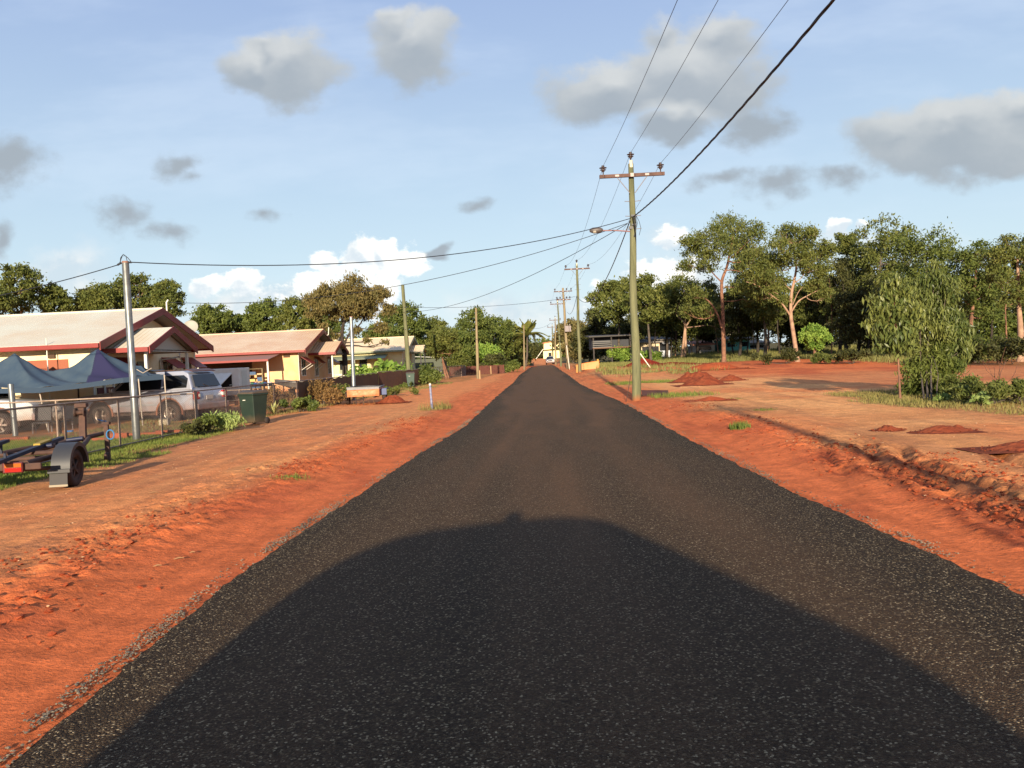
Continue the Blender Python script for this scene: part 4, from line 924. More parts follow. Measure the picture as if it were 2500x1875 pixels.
# --- house 1
h1, ym, ww, xg = house('near cream house with grey roof and red gutters behind the silver car', -15.4, 28.9, 39.2, 2.9, 4.40, 17, cream, roof1, red, porch=(30.0, 34.3, 1.25, 2.72, 3.52))
for y in (31.4, 35.6, 37.6): awning(h1, y-ym, 1.15 if y > 33 else 1.3, 2.3, .95, xg, red)
MB().bb(xg, xg+.04, 29.75-ym, 31.0-ym+.0, .0, 1.35).build('roller_door', mat('maroon_door', S(120, 52, 46), .7, bump=(40, .01)), h1)
d = MB().bb(xg, xg+.04, 32.9-ym, 33.8-ym, .2, 2.3).build('door', mat('grey_door', S(150, 146, 132), .6), h1); MB().box((xg+.07, 33.65-ym, 1.25), (.05, .03, .1)).build('handle', steel, d)
mb = MB(); mb.tube([(xg+.06, 30.2-ym, 0.1), (xg+.06, 30.2-ym, 2.5), (xg+.4, 30.2-ym, 2.7)], .045, 8); mb.tube([(xg+.06, 34.9-ym, .1), (xg+.06, 34.9-ym, 2.35), (xg+.9, 34.9-ym, 2.45), (xg+.9, 34.9-ym, 2.65)], .045, 8); mb.build('downpipe', white, h1)
x_ = -2.55
w1 = MB().bb(-3.2, -1.5, -ww-.03, -ww, 1.75, 2.45).build('window', mat('red_shutter', S(170, 96, 66), .7), h1)
MB().bb(-8.5, -6.5, -ww-.03, -ww, 1.2, 2.35).build('window', dglass, h1)
MB().slab([(-8.7, -ww-.03, 2.55), (-6.3, -ww-.03, 2.55), (-6.3, -ww-.75, 2.1), (-8.7, -ww-.75, 2.1)], (0, 0, .03)).build('awning', red, h1)
MB().tube([(-1.9, -ww-.62, 3.3-.1), (-1.9, -ww-.62, .1)], .02, 6).build('vent_pipe', white, h1)
MB().bb(-2.2, -1.95, -ww-.08, -ww, 2.5, 2.66).build('wall_vent', mat('vent_dark', S(90, 66, 46), .8), h1)
mb = MB(); a = P(397, 770, 35.2)-Vector((-15.4, ym, 0)); mb.tube([a, a+Vector((.12, 0, .0)), a+Vector((.2, 0, .1)), a+Vector((.2, 0, .55)), a+Vector((.28, 0, .66))], .035, 8); mb.build('roof_riser', white, h1)
def dish(label, c, r, s):
    root = thing('satellite_dish', label, 'satellite dish', c)
    pr = [(r*math.sin(a*.55), r*.34*(a*a*.55)) for a in np.linspace(0, 1.45, 8)]
    o = MB().lathe([(q, -h*.5) for q, h in pr]+[(q*.98, -h*.5+.02) for q, h in pr[::-1]], (0, 0, 0), 'Y', 24).build('reflector', mat('dish_grey', S(176, 172, 160), .6), root); o.rotation_euler = (R(-24), R(0), R(12)); 
    MB().tube([(0, .05, -.05), (.05, .25, -.35), (.05, .3, -s)], .03, 6).build('mast', steel, root); MB().tube([(0, -.0, -r*.6), (.12, -.45, -.05)], .015, 5).build('feed_arm', steel, root)
    return root
dish('grey satellite dish behind the near roof slope', P(466, 800, 38.4), .48, .5)
dish('grey satellite dish behind the second roof, by the bronze tree', P(828, 824, 64), .48, .5)
# --- house 2
cream2 = mat('orange_cream_wall', S(226, 186, 144), .85, spec=.2, var=(.9, .7, S(216, 160, 104)), bump=(30, .004), dirt=(S(190, 110, 66), .6))
h2, ym2, ww2, xg2 = house('second house with dusty pink roof, red gutters and orange cream wall with a carport', -15.4, 55.1, 65.4, 2.9, 4.41, 17, cream2, roof2, red, porch=(58.3, 62.6, 1.25, 2.72, 3.52))
awning(h2, 56.8-ym2, 1.2, 2.35, 1.0, xg2, red); awning(h2, 60.2-ym2, 1.1, 2.35, .9, xg2, red, out=.6); awning(h2, 64.0-ym2, 1.2, 2.35, .9, xg2, red)
lx0, lx1 = -10.5, -1.75
cp = MB().slab([(lx1, -ww2, 2.78), (lx0, -ww2, 2.78), (lx0, -ww2-2.9, 2.36), (lx1, -ww2-2.9, 2.36)], (0, 0, .04)).build('carport_roof', reddk, h2)
MB().bb(lx0, lx1, -ww2-2.99, -ww2-2.9, 2.28, 2.41).build('fascia', red, cp)
for x in (lx1-.1, -6.4, lx0+.2): MB().bb(x-.05, x+.05, -ww2-2.85, -ww2-2.75, 0, 2.34).build('carport_post', white, h2)
MB().bb(lx0, lx1-2.1, -ww2-.04, -ww2, 0, 2.5).build('carport_shade_sheet', mat('deep_shadow_wall', S(110, 84, 62), .9), h2)  # dark sheet over the back wall, painting the shade under the carport
MB().bb(xg2-1.0, xg2-.55, -ww2-.06, -ww2, 2.5, 2.66).build('wall_vent', mat('vent_dark', S(90, 66, 46), .8), h2)
mb = MB()
for s in (-.5, .5):
    y = 61.6-ym2+s
    mb.tube([(xg2+1.2, y, 1.1), (xg2+3.6, y, .75)], .03, 6); mb.tube([(xg2+1.2, y, 0.8), (xg2+3.6, y, .45)], .02, 6)
    for x, z in ((xg2+1.2, 1.1), (xg2+2.4, .93), (xg2+3.6, .75)): mb.tube([(x, y, 0), (x, y, z)], .03, 6)
mb.build('stair_rail', white, h2)
mb = MB(); a = P(797, 819, 61)-Vector((-15.4, ym2, 0)); mb.tube([a, a+Vector((.15, 0, .05)), a+Vector((.2, 0, .6))], .035, 8); mb.build('roof_riser', white, h2)
# --- house 3
pale = mat('pale_yellow_wall', S(226, 216, 168), .85, spec=.2, var=(1, .5, S(210, 196, 146)), dirt=(S(196, 150, 92), .3)); sage = mat('sage_trim', S(150, 158, 128), .6)
h3, ym3, ww3, xg3 = house('third house with cream roof, pale yellow walls and sage green trim', -12.5, 81.5, 90.8, 3.02, 4.42, 17, pale, roof3, sage, porch=(84.3, 88.2, 1.1, 2.8, 3.5), ov=.5)
cp = MB().slab([(-2.1, -ww3, 2.68), (-8.9, -ww3, 2.68), (-8.9, -ww3-1.9, 2.3), (-2.1, -ww3-1.9, 2.3)], (0, 0, .04)).build('verandah_roof', sage, h3)
for x in (-2.4, -5.1, -8.7): MB().bb(x-.05, x+.05, -ww3-1.85, -ww3-1.75, 0, 2.3).build('verandah_post', white, h3)
for x in (-4.6, -6.6): MB().bb(x-.45, x+.45, -ww3-.04, -ww3, .25, 1.35).build('door', sage, h3); MB().bb(x-.38, x+.38, -ww3-.05, -ww3-.0, 1.36, 2.3).build('window', dglass, h3)
MB().bb(-8.4, -7.6, -ww3-.04, -ww3, .25, 2.2).build('wall_panel', sage, h3)
MB().bb(-11.6, -9.8, -ww3-.05, -ww3, 1.15, 2.35).build('window', mat('mauve_blind', S(186, 150, 140), .7), h3); MB().bb(-11.6, -9.8, -ww3-.04, -ww3, .1, 1.12).build('wall_panel', sage, h3)
MB().bb(xg3, xg3+.04, -2.8, -1.9, 1.1, 2.3).build('window', dglass, h3)
mb = MB(); mb.tube([(-12, -ww3-2.4, .95), (-1, -ww3-2.4, .95)], .03, 5); mb.tube([(-12, -ww3-2.4, .55), (-1, -ww3-2.4, .55)], .02, 5)
for k in range(9): mb.tube([(-12+k*1.375, -ww3-2.4, 0), (-12+k*1.375, -ww3-2.4, .95)], .025, 5)
o = mb.build('handrail', white, h3)
mb = MB()
for s in (-.5, .5):
    mb.tube([(xg3+1.2, s+1, 1.3), (xg3+3.2, s+1, .8)], .03, 6)
    for x, z in ((xg3+1.2, 1.3), (xg3+2.2, 1.05), (xg3+3.2, .8)): mb.tube([(x, s+1, 0), (x, s+1, z)], .03, 6)
mb.build('stair_rail', white, h3)
# shed roof behind house 3
root = thing('shed', 'low grey shed roof poking out right of the third house', 'shed', base_at(1045, 100))
MB().bb(-2.2, 2.2, -1.5, 1.5, 0, 2.1).build('wall', mat('shed_wall', S(90, 96, 80), .8), root); MB().slab([(-2.6, -1.9, 2.5), (2.8, -1.9, 2.1), (2.8, 1.9, 2.1), (-2.6, 1.9, 2.5)], (0, 0, .06)).build('roof', mat('pale_sheet', S(196, 196, 180), .5), root)
# far cream two storey house at the road end
hb = P(1352, 882, 262); zb = H(hb.x, 262); lem = mat('lemon_wall', S(246, 232, 176), .8)
root = thing('house', 'far two storey cream house with orange roof edge at the end of the road', 'house', (hb.x, 262, zb-.2))
uz0 = P(1352, 858, 262).z-zb; 
MB().bb(-3.2, 2.6, 0, 8, 0, 2.6).build('ground_wall', lem, root)
mb = MB(); A = [(-3.0, 0, 2.9), (4.2, 0, 3.6), (4.2, 0, 5.9), (-2.9, 0, 5.0)]; mb.slab(A[::-1], (0, 8, 0)); mb.build('upper_wall', lem, root)
MB().slab([(-3.3, -.5, 4.98), (4.6, -.5, 5.95), (4.6, 8.5, 5.95), (-3.3, 8.5, 4.98)], (0, 0, .25)).build('roof', mat('orange_roof', S(196, 120, 78), .6), root)
MB().slab([(-3.4, -.1, 2.55), (4.2, -.1, 2.9), (4.2, -.1, 3.0), (-3.4, -.1, 2.65)][::-1], (0, .3, 0)).build('floor_edge', mat('brown_beam', S(120, 84, 60), .8), root)
MB().bb(-1.6, -.6, -.05, 0, .5, 2.0).build('window', dglass, root)
MB().tube([(-5.6, -.5, 0.2), (-3.2, -.5, 3.2)], .12, 6).build('stair_rail', white, root)
for (px, py0, py1, wpx, Y, c, lab) in [(1588, 836, 868, 44, 112, S(236, 214, 176), 'cream wall of a house glimpsed through the wood right of the near pole'), (1618, 830, 873, 34, 113, S(206, 212, 224), 'bluish white house half hidden behind shaded trees'),
        (1748, 812, 836, 70, 118, S(240, 214, 168), 'pale orange house high behind the tall pale gum'), (1718, 842, 868, 36, 110, S(206, 200, 196), 'small house with salmon roof seen between the trunks'), (1800, 828, 866, 60, 108, S(112, 190, 176), 'turquoise walled house behind the tall pale gum'), (1850, 838, 856, 40, 112, S(214, 214, 216), 'white van sized shed seen between dark trunks'), (1985, 830, 842, 50, 134, S(214, 206, 196), 'pale distant shed behind the bright green tree')]:
    a = P(px-wpx/2, py1, Y); b = P(px+wpx/2, py0, Y); cx = (a.x+b.x)/2; g = H(cx, Y); w = b.x-a.x; zt = b.z-g; zb_ = max(0, a.z-g)
    root = thing('house', lab, 'house', (cx, Y, g)); wm = mat('wall_'+str(int(px)), c, .8, var=(1, .3, tuple(q*.8 for q in c)))
    MB().bb(-w/2, w/2, 0, 6, -.1, zt).build('wall', wm, root)
    MB().slab([(-w/2-.5, -.6, zt), (w/2+.5, -.6, zt), (w/2+.5, 6.6, zt+.5), (-w/2-.5, 6.6, zt+.5)], (0, 0, .15)).build('roof', mat('roof_salmon', S(206, 130, 104), .6) if px == 1718 else mat('roof_dull', S(140, 130, 120), .6), root)
    for s in (-.25, .25): MB().bb(w*s-.5, w*s+.5, -.04, 0, zt*.45, zt*.8).build('window', dglass, root)
# stilt house left of the pole, balcony rail; dark colours paint its shade
b = base_at(1482, 112); root = thing('house', 'shaded high set house with pale balcony rails left of the near power pole', 'house', b)
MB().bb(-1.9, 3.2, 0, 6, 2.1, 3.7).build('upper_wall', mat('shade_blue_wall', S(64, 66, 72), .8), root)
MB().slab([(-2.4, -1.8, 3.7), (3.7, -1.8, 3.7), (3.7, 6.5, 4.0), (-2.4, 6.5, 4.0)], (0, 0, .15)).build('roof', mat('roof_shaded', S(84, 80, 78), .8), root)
mb = MB()
shade_post = mat('dark_post', S(70, 64, 60), .8)
for z in (2.3, 2.55, 2.8, 3.05): mb.bb(-1.9, .6, -1.5, -1.45, z, z+.1)
mb.build('balcony_rail', mat('grey_rail', S(120, 118, 116), .7), root); MB().bb(-1.9, 3.2, -1.5, 0, 2.15, 2.3).build('floor', mat('brown_beam', S(120, 84, 60), .8), root)
for x in (-1.8, .6, 3.1): MB().bb(x-.08, x+.08, -1.45, -1.3, 0, 3.7).build('post', shade_post, root)

# ================================================================== FENCES
fpipe = mat('fence_pipe', S(158, 138, 122), .6, metal=.1, var=(6, .7, S(116, 92, 76)))
fwire = mat('fence_wire', S(168, 150, 134), .55, metal=.4)
def chain(label, pts, h=1.12, pitch=.062, mesh=True, bottom=False, r=.0024, screen=None, lean=0):
    b = Vector(pts[0]); root = thing('wire_fence' if not screen else 'screened_fence', label, 'fence', b)
    for p in pts: MB().tube([Vector(p)-b-Vector((0, 0, .1)), Vector(p)-b+Vector((lean, 0, h+.02))], .024, 8).build('post', fpipe, root)
    mb = MB()
    for p, q in zip(pts[:-1], pts[1:]): mb.tube([Vector(p)-b+Vector((lean, 0, h)), Vector(q)-b+Vector((lean, 0, h))], .021, 8)
    mb.build('top_rail', fpipe, root)
    if bottom:
        mb = MB()
        for p, q in zip(pts[:-1], pts[1:]): mb.tube([Vector(p)-b+Vector((0, 0, .05)), Vector(q)-b+Vector((0, 0, .05))], .016, 6)
        mb.build('bottom_rail', fpipe, root)
    if mesh:
        V = []; F = []
        for p, q in zip(pts[:-1], pts[1:]):
            p = Vector(p)-b; q = Vector(q)-b; L_ = (q-p).length; d = (q-p)/L_; nrm = Vector((d.y, -d.x, 0))
            n = int((L_+h)/pitch)
            for sgn in (1, -1):
                for i in range(n):
                    s0 = i*pitch-(h if sgn > 0 else 0); a0, a1 = s0, s0+h
                    t0 = max(0, -a0)/h; t1 = min(1, (L_-a0)/h)
                    if t1 <= t0: continue
                    za, zb = h*t0, h*t1; xa, xb = a0+za, a0+zb
                    if sgn < 0: xa, xb = L_-xa, L_-xb
                    A = p+d*xa+Vector((lean*za/h, 0, .02+za)); B = p+d*xb+Vector((lean*zb/h, 0, .02+zb)); A.z += (q.z-p.z)*xa/L_*0; 
                    tdir = (B-A).normalized(); s1 = tdir.cross(nrm)*r; s2 = nrm*r
                    o = len(V)
                    for c_ in (A, B): V += [c_+s1+s2*.6, c_-s1+s2*.6, c_-s2]
                    F += [(o, o+1, o+4, o+3), (o+1, o+2, o+5, o+4), (o+2, o, o+3, o+5)]
        npmesh('wire_mesh', np.array([tuple(v) for v in V]), np.array(F), fwire, root)
    if screen:
        mb = MB()
        for p, q in zip(pts[:-1], pts[1:]):
            p = Vector(p)-b; q = Vector(q)-b; d = (q-p).normalized(); nn = Vector((d.y, -d.x, 0))*.03; k = 6
            for i in range(k):
                A = p.lerp(q, i/k); B = p.lerp(q, (i+1)/k); 
                mb.slab([A+nn+Vector((0, 0, .02)), B+nn+Vector((0, 0, .02)), B+nn*(1+.6*math.sin(i+1))+Vector((0, 0, h-.03-.03*math.sin(i*2.+1))), A+nn*(1+.6*math.sin(i))+Vector((0, 0, h-.03-.03*math.sin(i*2.-1)))], nn*.1)
        mb.build('screen_cloth', screen, root)
    return root
def gz(x, y): return Vector((x, y, H(x, y)))
fx = lambda y: -9.62-.012*(y-23)
chain('near chain link fence along the grass strip, from the left edge to the corner post', [gz(fx(y), y) for y in (9.6, 11.8, 14.1, 16.4, 18.6, 20.8, 23.0)], bottom=True, h=1.13)
chain('chain link fence dividing the two yards, running left from the corner post', [gz(-9.62, 23.05), gz(-11.3, 22.7), gz(-13.2, 22.3), gz(-15.4, 21.9), gz(-17.6, 21.5)], h=1.05)
chain('overgrown chain link fence between the green bin and the brown screen', [gz(-9.62, 23.1)]+[gz(fx(y), y) for y in (25.4, 27.8, 30.3, 33.4)], h=1.12)
brn = mat('brown_shadecloth', S(104, 78, 56), .95, var=(2.5, .7, S(132, 96, 60)), bump=(30, .01)); brn2 = mat('brown_slats', S(112, 74, 54), .9, var=(5, .7, S(84, 54, 42)))
chain('long fence covered in brown shade cloth and creeper beside the box trailer', [gz(fx(y), y) for y in (33.45, 36.4, 39.4, 42.5, 45.6, 48.7, 52)], h=1.1, mesh=False, screen=brn)
chain('darker brown screened fence behind the far green bin', [gz(-9.97, 52.05), gz(-9.2, 56), gz(-8.6, 60), gz(-8.3, 63)], h=1.15, mesh=False, screen=brn2)
chain('low pipe fence right of the third house', [gz(-9.5, 76), gz(-8.6, 80.5), gz(-7.7, 86), gz(-7.6, 90)], h=1.15, pitch=.14, r=.004)
root = thing('paling_fence', 'red brown timber paling fence under the flowering tree', 'fence', base_at(1112, 96))
mb = MB()
for k in range(34): mb.box((k*.19-.6, -k*.03, .5+.03*math.sin(k*2.3)), (.17, .03, 1.0))
mb.build('paling', mat('paling_red', S(132, 76, 62), .9, var=(3, .6, S(104, 58, 50))), root); MB().bb(-.6, 5.8, .03, .07, .4, .5).build('rail', oldwood, root)
# ================================================================== VEHICLES
tyre = mat('tyre_rubber', S(44, 40, 38), .9, var=(5, .5, S(92, 60, 44)), bump=(30, .01)); dusty = mat('dusty_black', S(58, 50, 46), .8, var=(3, .6, S(120, 76, 54)))
alloy = mat('alloy', S(190, 176, 164), .35, metal=.6, var=(6, .5, S(140, 92, 66))); redl = mat('tail_red', S(196, 30, 26), .2, spec=.6); clear = mat('lens_clear', S(230, 226, 214), .15, spec=.6); chrome = mat('chrome', S(200, 200, 200), .2, metal=.9)
def wheel(root, c, r=.385, w=.26, axis='Y', name='wheel', rimm=None, spokes=6, side=1):
    t = MB().lathe([(r*.62, -w/2), (r*.92, -w/2), (r, -w*.38), (r, w*.38), (r*.92, w/2), (r*.62, w/2), (r*.6, 0), (r*.62, -w/2)], (0,0,0), 'Y', 28).build(name, tyre, root); t.location = c
    mb = MB(); o = side*w*.36
    mb.lathe([(r*.63, o-side*.10), (r*.64, o), (r*.58, o+side*.012), (r*.54, o-side*.03), (r*.5, o-side*.06)], (0,0,0), 'Y', 28)
    mb.lathe([(0, o), (r*.16, o), (r*.18, o-side*.03)], (0,0,0), 'Y', 16)
    for k in range(spokes):
        a = k*2*math.pi/spokes; mb.box((math.cos(a)*r*.36, o-side*.02, math.sin(a)*r*.36), (r*.42, .03, r*.15), ry=-a)
    rm = mb.build('rim', rimm or alloy, t)
    MB().lathe([(0, o-side*.08), (r*.58, o-side*.08)], (0,0,0), 'Y', 20).build('brake_disc', dusty, rm)
    return t
def suv(label, loc, rz, paint, name='parked_car', cat='car', rackspoiler=True, front_detail=True):
    root = thing(name, label, cat, loc, rz)
    hw = .95
    def arc(cx, r, z=.42): return [(cx-r*math.cos(a), z+r*math.sin(a)) for a in np.linspace(.12, math.pi-.12, 9)]
    low = [(-2.42, .52)]+arc(-1.42, .5)[0:]+arc(1.42, .5)+[(2.38, .50), (2.44, .62), (2.42, .98), (2.28, 1.08), (1.0, 1.20), (-2.34, 1.20), (-2.42, 1.05), (-2.46, .8)]
    mb = MB(); n = len(low)
    rows = [(-1., 1), (1., 1)]
    vs = [];
    for s in (-1, 1):
        vs += [(x, s*(hw-.05), z) for x, z in low]
    def yy(z, x): return hw-.05*abs((z-.8)/.4)**2-(.06 if abs(x) > 2.3 else 0)
    vs = [(x, -yy(z, x), z) for x, z in low]+[(x, yy(z, x), z) for x, z in low]
    mb.add(vs, [tuple(range(n)), tuple(range(n, 2*n))[::-1]]+[(i, n+i, n+(i+1) % n, (i+1) % n) for i in range(n)])
    body = mb.build('body', paint, root, bevel=.035, seg=3)
    for p in body.data.polygons: p.use_smooth = len(p.vertices) == 4
    # greenhouse
    z0, z1, w0, w1 = 1.19, 1.84, .89, .72
    bx = (-2.33, 1.02); tx = (-2.08, .22)
    gh = [(bx[0], z0), (bx[1], z0), (tx[1]+.06, z1-.06), (tx[1]-.2, z1), (tx[0]+.2, z1+.01), (tx[0]-.02, z1-.08)]
    wy = lambda z: w0+(w1-w0)*(z-z0)/(z1-z0)
    mb = MB(); n = len(gh); vs = [(x, -wy(z), z) for x, z in gh]+[(x, wy(z), z) for x, z in gh]
    mb.add(vs, [tuple(range(n)), tuple(range(n, 2*n))[::-1]]+[(i, n+i, n+(i+1) % n, (i+1) % n) for i in range(n)])
    gb = mb.build('cabin', paint, root, bevel=.04, seg=3)
    gl = mat('car_glass', S(30, 34, 40), .08, spec=.7, var=(2, .4, S(60, 58, 56)))
    def side(pts, s, nm='side_window', m=gl, off=.006):
        q = [(x, s*(wy(z)+off), z) for x, z in pts]; e = .004*s
        MB().slab(q if s < 0 else q[::-1], (0, e, 0)).build(nm, m, root)
    for s in (-1, 1):
        side([(-2.1, 1.27), (-1.18, 1.25), (-1.16, 1.70), (-1.95, 1.70), (-2.12, 1.58)], s)
        side([(-1.08, 1.25), (-.16, 1.24), (-.16, 1.70), (-1.06, 1.70)], s)
        side([(-.08, 1.24), (.78, 1.24), (.28, 1.68), (-.08, 1.70)], s)
        mb = MB()
        for x in (-1.12, -.12, .88): mb.box((x, s*(hw+.001), .85), (.012, .006, .62))
        mb.build('door_seam', dusty, root)
        mb = MB()
        mb.box((-.0, s*(hw+.012), .72), (1.85, .03, .07)); mb.build('side_moulding', mat('moulding', S(150, 150, 156), .5), root, bevel=.01)
        for x in (-.95, .02): MB().box((x, s*(hw+.015), 1.08), (.16, .03, .03)).build('door_handle', paint, root, bevel=.008)
        MB().box((.78, s*(w0+.14), 1.27), (.12, .22, .16)).build('wing_mirror', paint, root, bevel=.03)
        for cx in (-1.42, 1.42): MB().tube([(x, s*(hw-.015), z) for x, z in [(cx-.52*math.cos(a), .40+.52*math.sin(a)) for a in np.linspace(-.1, math.pi+.1, 16)]], .035, 6).build('arch_flare', mat('dusty_paint', S(150, 96, 70), .8, var=(3, .5, S(120, 66, 46))), root)
        mb = MB(); mb.bb(-.85, .85, s*.9-.04, s*.9+.04, .36, .42); mb.build('side_step', dusty, root)
        for cx in (-1.42, 1.42): wheel(root, (cx, s*.82, .385), side=s)
        MB().box((-2.43, s*.80, .98), (.10, .26, .26)).build('taillight', redl, root, bevel=.02)
        MB().box((-2.45, s*.70, .98), (.09, .10, .12)).build('reverse_light', clear, root, bevel=.01)
        MB().box((2.40, s*.72, .88), (.08, .36, .17)).build('headlight', clear, root, bevel=.02)
        MB().box((-.7, s*.62, z1+.04), (1.7, .03, .03)).build('roof_rail', dusty, root, bevel=.01)
    MB().bb(-1.95, 1.95, -.72, .72, .32, .55).build('chassis', dusty, root)
    mb = MB(); mb.slab([(-2.345, -.72, 1.28), (-2.345, .72, 1.28), (-2.17, .62, 1.70), (-2.17, -.62, 1.70)], (-.012, 0, .004)); mb.build('rear_window', gl, root)
    MB().tube([(-2.37, 0, 1.27), (-2.33, .25, 1.36)], .012, 5).build('rear_wiper', dusty, root)
    mb = MB(); mb.slab([(1.0, -.76, 1.24), (1.0, .76, 1.24), (.36, .64, 1.74), (.36, -.64, 1.74)], (.05, 0, .03)); mb.build('windscreen', gl, root)
    MB().box((-2.48, 0, .60), (.16, 1.84, .22)).build('rear_bumper', mat('bumper_grey', S(150, 146, 150), .5, dirt=(S(150, 90, 64), 1.)), root, bevel=.04)
    MB().box((2.46, 0, .60), (.16, 1.84, .24)).build('front_bumper', mat('bumper_grey', S(150, 146, 150), .5), root, bevel=.04)
    MB().box((2.44, 0, .88), (.05, .95, .18)).build('grille', dusty, root, bevel=.01)
    MB().box((-2.475, .12, .90), (.02, .38, .14)).build('number_plate', mat('plate', S(206, 196, 190), .5), root)
    if rackspoiler: MB().slab([(-2.22, -.66, 1.80), (-2.22, .66, 1.80), (-1.95, .66, 1.88), (-1.95, -.66, 1.88)], (0, 0, .035)).build('spoiler', mat('brown_spoiler', S(96, 62, 56), .5), root, bevel=.012)
    return root
silver = mat('silver_paint', S(186, 188, 200), .32, metal=.45, spec=.5, coat=.5, dirt=(S(178, 120, 84), .85))
wpaint = mat('white_car_paint', S(222, 220, 216), .35, coat=.5, dirt=(S(180, 124, 90), .7))
rp = P(420, 1020, 28.2); c = Vector((rp.x, 28.2, 0))
ang = R(180-13); f = Vector((math.cos(ang), math.sin(ang), 0)); lft = Vector((-math.sin(ang), math.cos(ang), 0))
ctr = c+f*1.42-lft*(.82*1.)
suv('silver four wheel drive wagon parked behind the fence with its tail to the road', (ctr.x, ctr.y, -.02), ang, silver)
suv('white car at the far left whose front shows below the blue canopy', (P(-40, 1000, 25).x-1.2, 26.0, 0), R(6), wpaint, rackspoiler=False)
suv('white four wheel drive facing the viewer where the seal ends', (P(1343, 880, 182).x, 182, -.05), R(-90), wpaint, rackspoiler=False)
def shadow_tank_truck():  # unseen truck, added and shaped to cast the rounded foreground shadow
    root = thing('shadow_tank_truck', 'guessed tank truck added behind the viewer to cast the rounded foreground shadow', 'truck', (-.30, -6.0, 0), R(18))
    mb = MB(); n = 28; prof = [(0, -2.0), (.8, -1.97), (.97, -1.85), (1, -1.7), (1, 1.7), (.97, 1.85), (.8, 1.97), (0, 2.0)]
    se = lambda v: math.copysign(abs(v)**.58, v)
    vs = [(1.6*r*se(math.cos(a)), y, 1.98+1.06*r*se(math.sin(a))) for r, y in prof for a in [2*math.pi*k/n for k in range(n)]]
    mb.add(vs, [(i*n+j, i*n+(j+1) % n, (i+1)*n+(j+1) % n, (i+1)*n+j) for i in range(len(prof)-1) for j in range(n)], True).build('tank', wpaint, root)
    MB().lathe([(.09, 0), (.09, .12), (.06, .15), (0, .15)], (.1, 1.6, 3.02), n=14).build('hatch', dusty, root)  # small dome added for the bump on top of that shadow
    MB().bb(-.45, .45, -3.2, 3.9, .75, 1.02).build('chassis', dusty, root)
    mb = MB().bb(-1.15, 1.15, -4.2, -2.3, .75, 2.5).build('cab', wpaint, root, bevel=.12); MB().bb(-.95, .95, -4.22, -4.19, 1.6, 2.3).build('windscreen', dglass, mb)
    for y in (-3.3, 1.0, 2.2):
        for s in (-1, 1): t = wheel(root, (s*1.0, y, .5), r=.5, w=.28, side=1); t.rotation_euler = (0, 0, -s*R(90))
    MB().box((0, 2.4, .8), (2.4, .1, .2)).build('spray_bar', dusty, root)
shadow_tank_truck()

# ---- person behind the camera, holding the phone up: only the shadow shows
def person():
    root = thing('person', 'person behind the viewer holding up a phone in work shirt and trousers', 'person', (-.02, -.52, 0))
    V = [(0,0,.95),(0,0,1.12),(0,.0,1.32),(0,.0,1.50),(0,.02,1.60),(0,.03,1.70),(0,.03,1.80), (.19,0,1.45),(.27,.12,1.24),(.14,.34,1.52),(.08,.40,1.62), (-.19,0,1.45),(-.27,.12,1.24),(-.14,.34,1.52),(-.08,.40,1.62),
         (.10,0,.9),(.12,.03,.5),(.13,0,.08),(.13,.16,.03), (-.10,0,.9),(-.12,-.03,.5),(-.13,-.04,.08),(-.13,.12,.03)]
    E = [(0,1),(1,2),(2,3),(3,4),(4,5),(5,6),(3,7),(7,8),(8,9),(9,10),(3,11),(11,12),(12,13),(13,14),(0,15),(15,16),(16,17),(17,18),(0,19),(19,20),(20,21),(21,22)]
    rad = [.15,.14,.17,.11,.06,.10,.08,.07,.05,.04,.035,.07,.05,.04,.035,.10,.07,.05,.045,.10,.07,.05,.045]
    me = bpy.data.meshes.new('body'); me.from_pydata(V, E, []); o = bpy.data.objects.new('body', me); C.objects.link(o); o.parent = root
    sk = o.modifiers.new('skin', 'SKIN'); 
    for i, s in enumerate(me.skin_vertices[0].data): s.radius = (rad[i], rad[i]*.8); s.use_root = i == 0
    o.modifiers.new('sub', 'SUBSURF').levels = 1; me.materials.append(mat('work_shirt', S(60, 80, 110), .9))
    mb = MB()
    for s in (-1, 1):
        for k in range(4): mb.tube([(s*.07, .42, 1.60+k*.022), (s*.045, .455, 1.61+k*.022), (s*.02, .445, 1.61+k*.022)], .009, 6)
    mb.build('fingers', mat('skin', S(160, 110, 84), .6), root)
    MB().lathe([(0, .06), (.09, .05), (.11, 0), (.11, -.03), (.19, -.05), (.19, -.06), (0, -.06)], (0, .03, 1.83), n=18).build('hat', mat('hat_cloth', S(150, 130, 90), .9), root)
person()
ph = MB().box((0, -.07, 1.75), (.138, .008, .067)).build('phone', mat('phone_black', S(20, 20, 22), .3), None, bevel=.003); tag(ph, 'phone held up behind the viewer', 'phone')
ph.location = (0, -.03, 0)

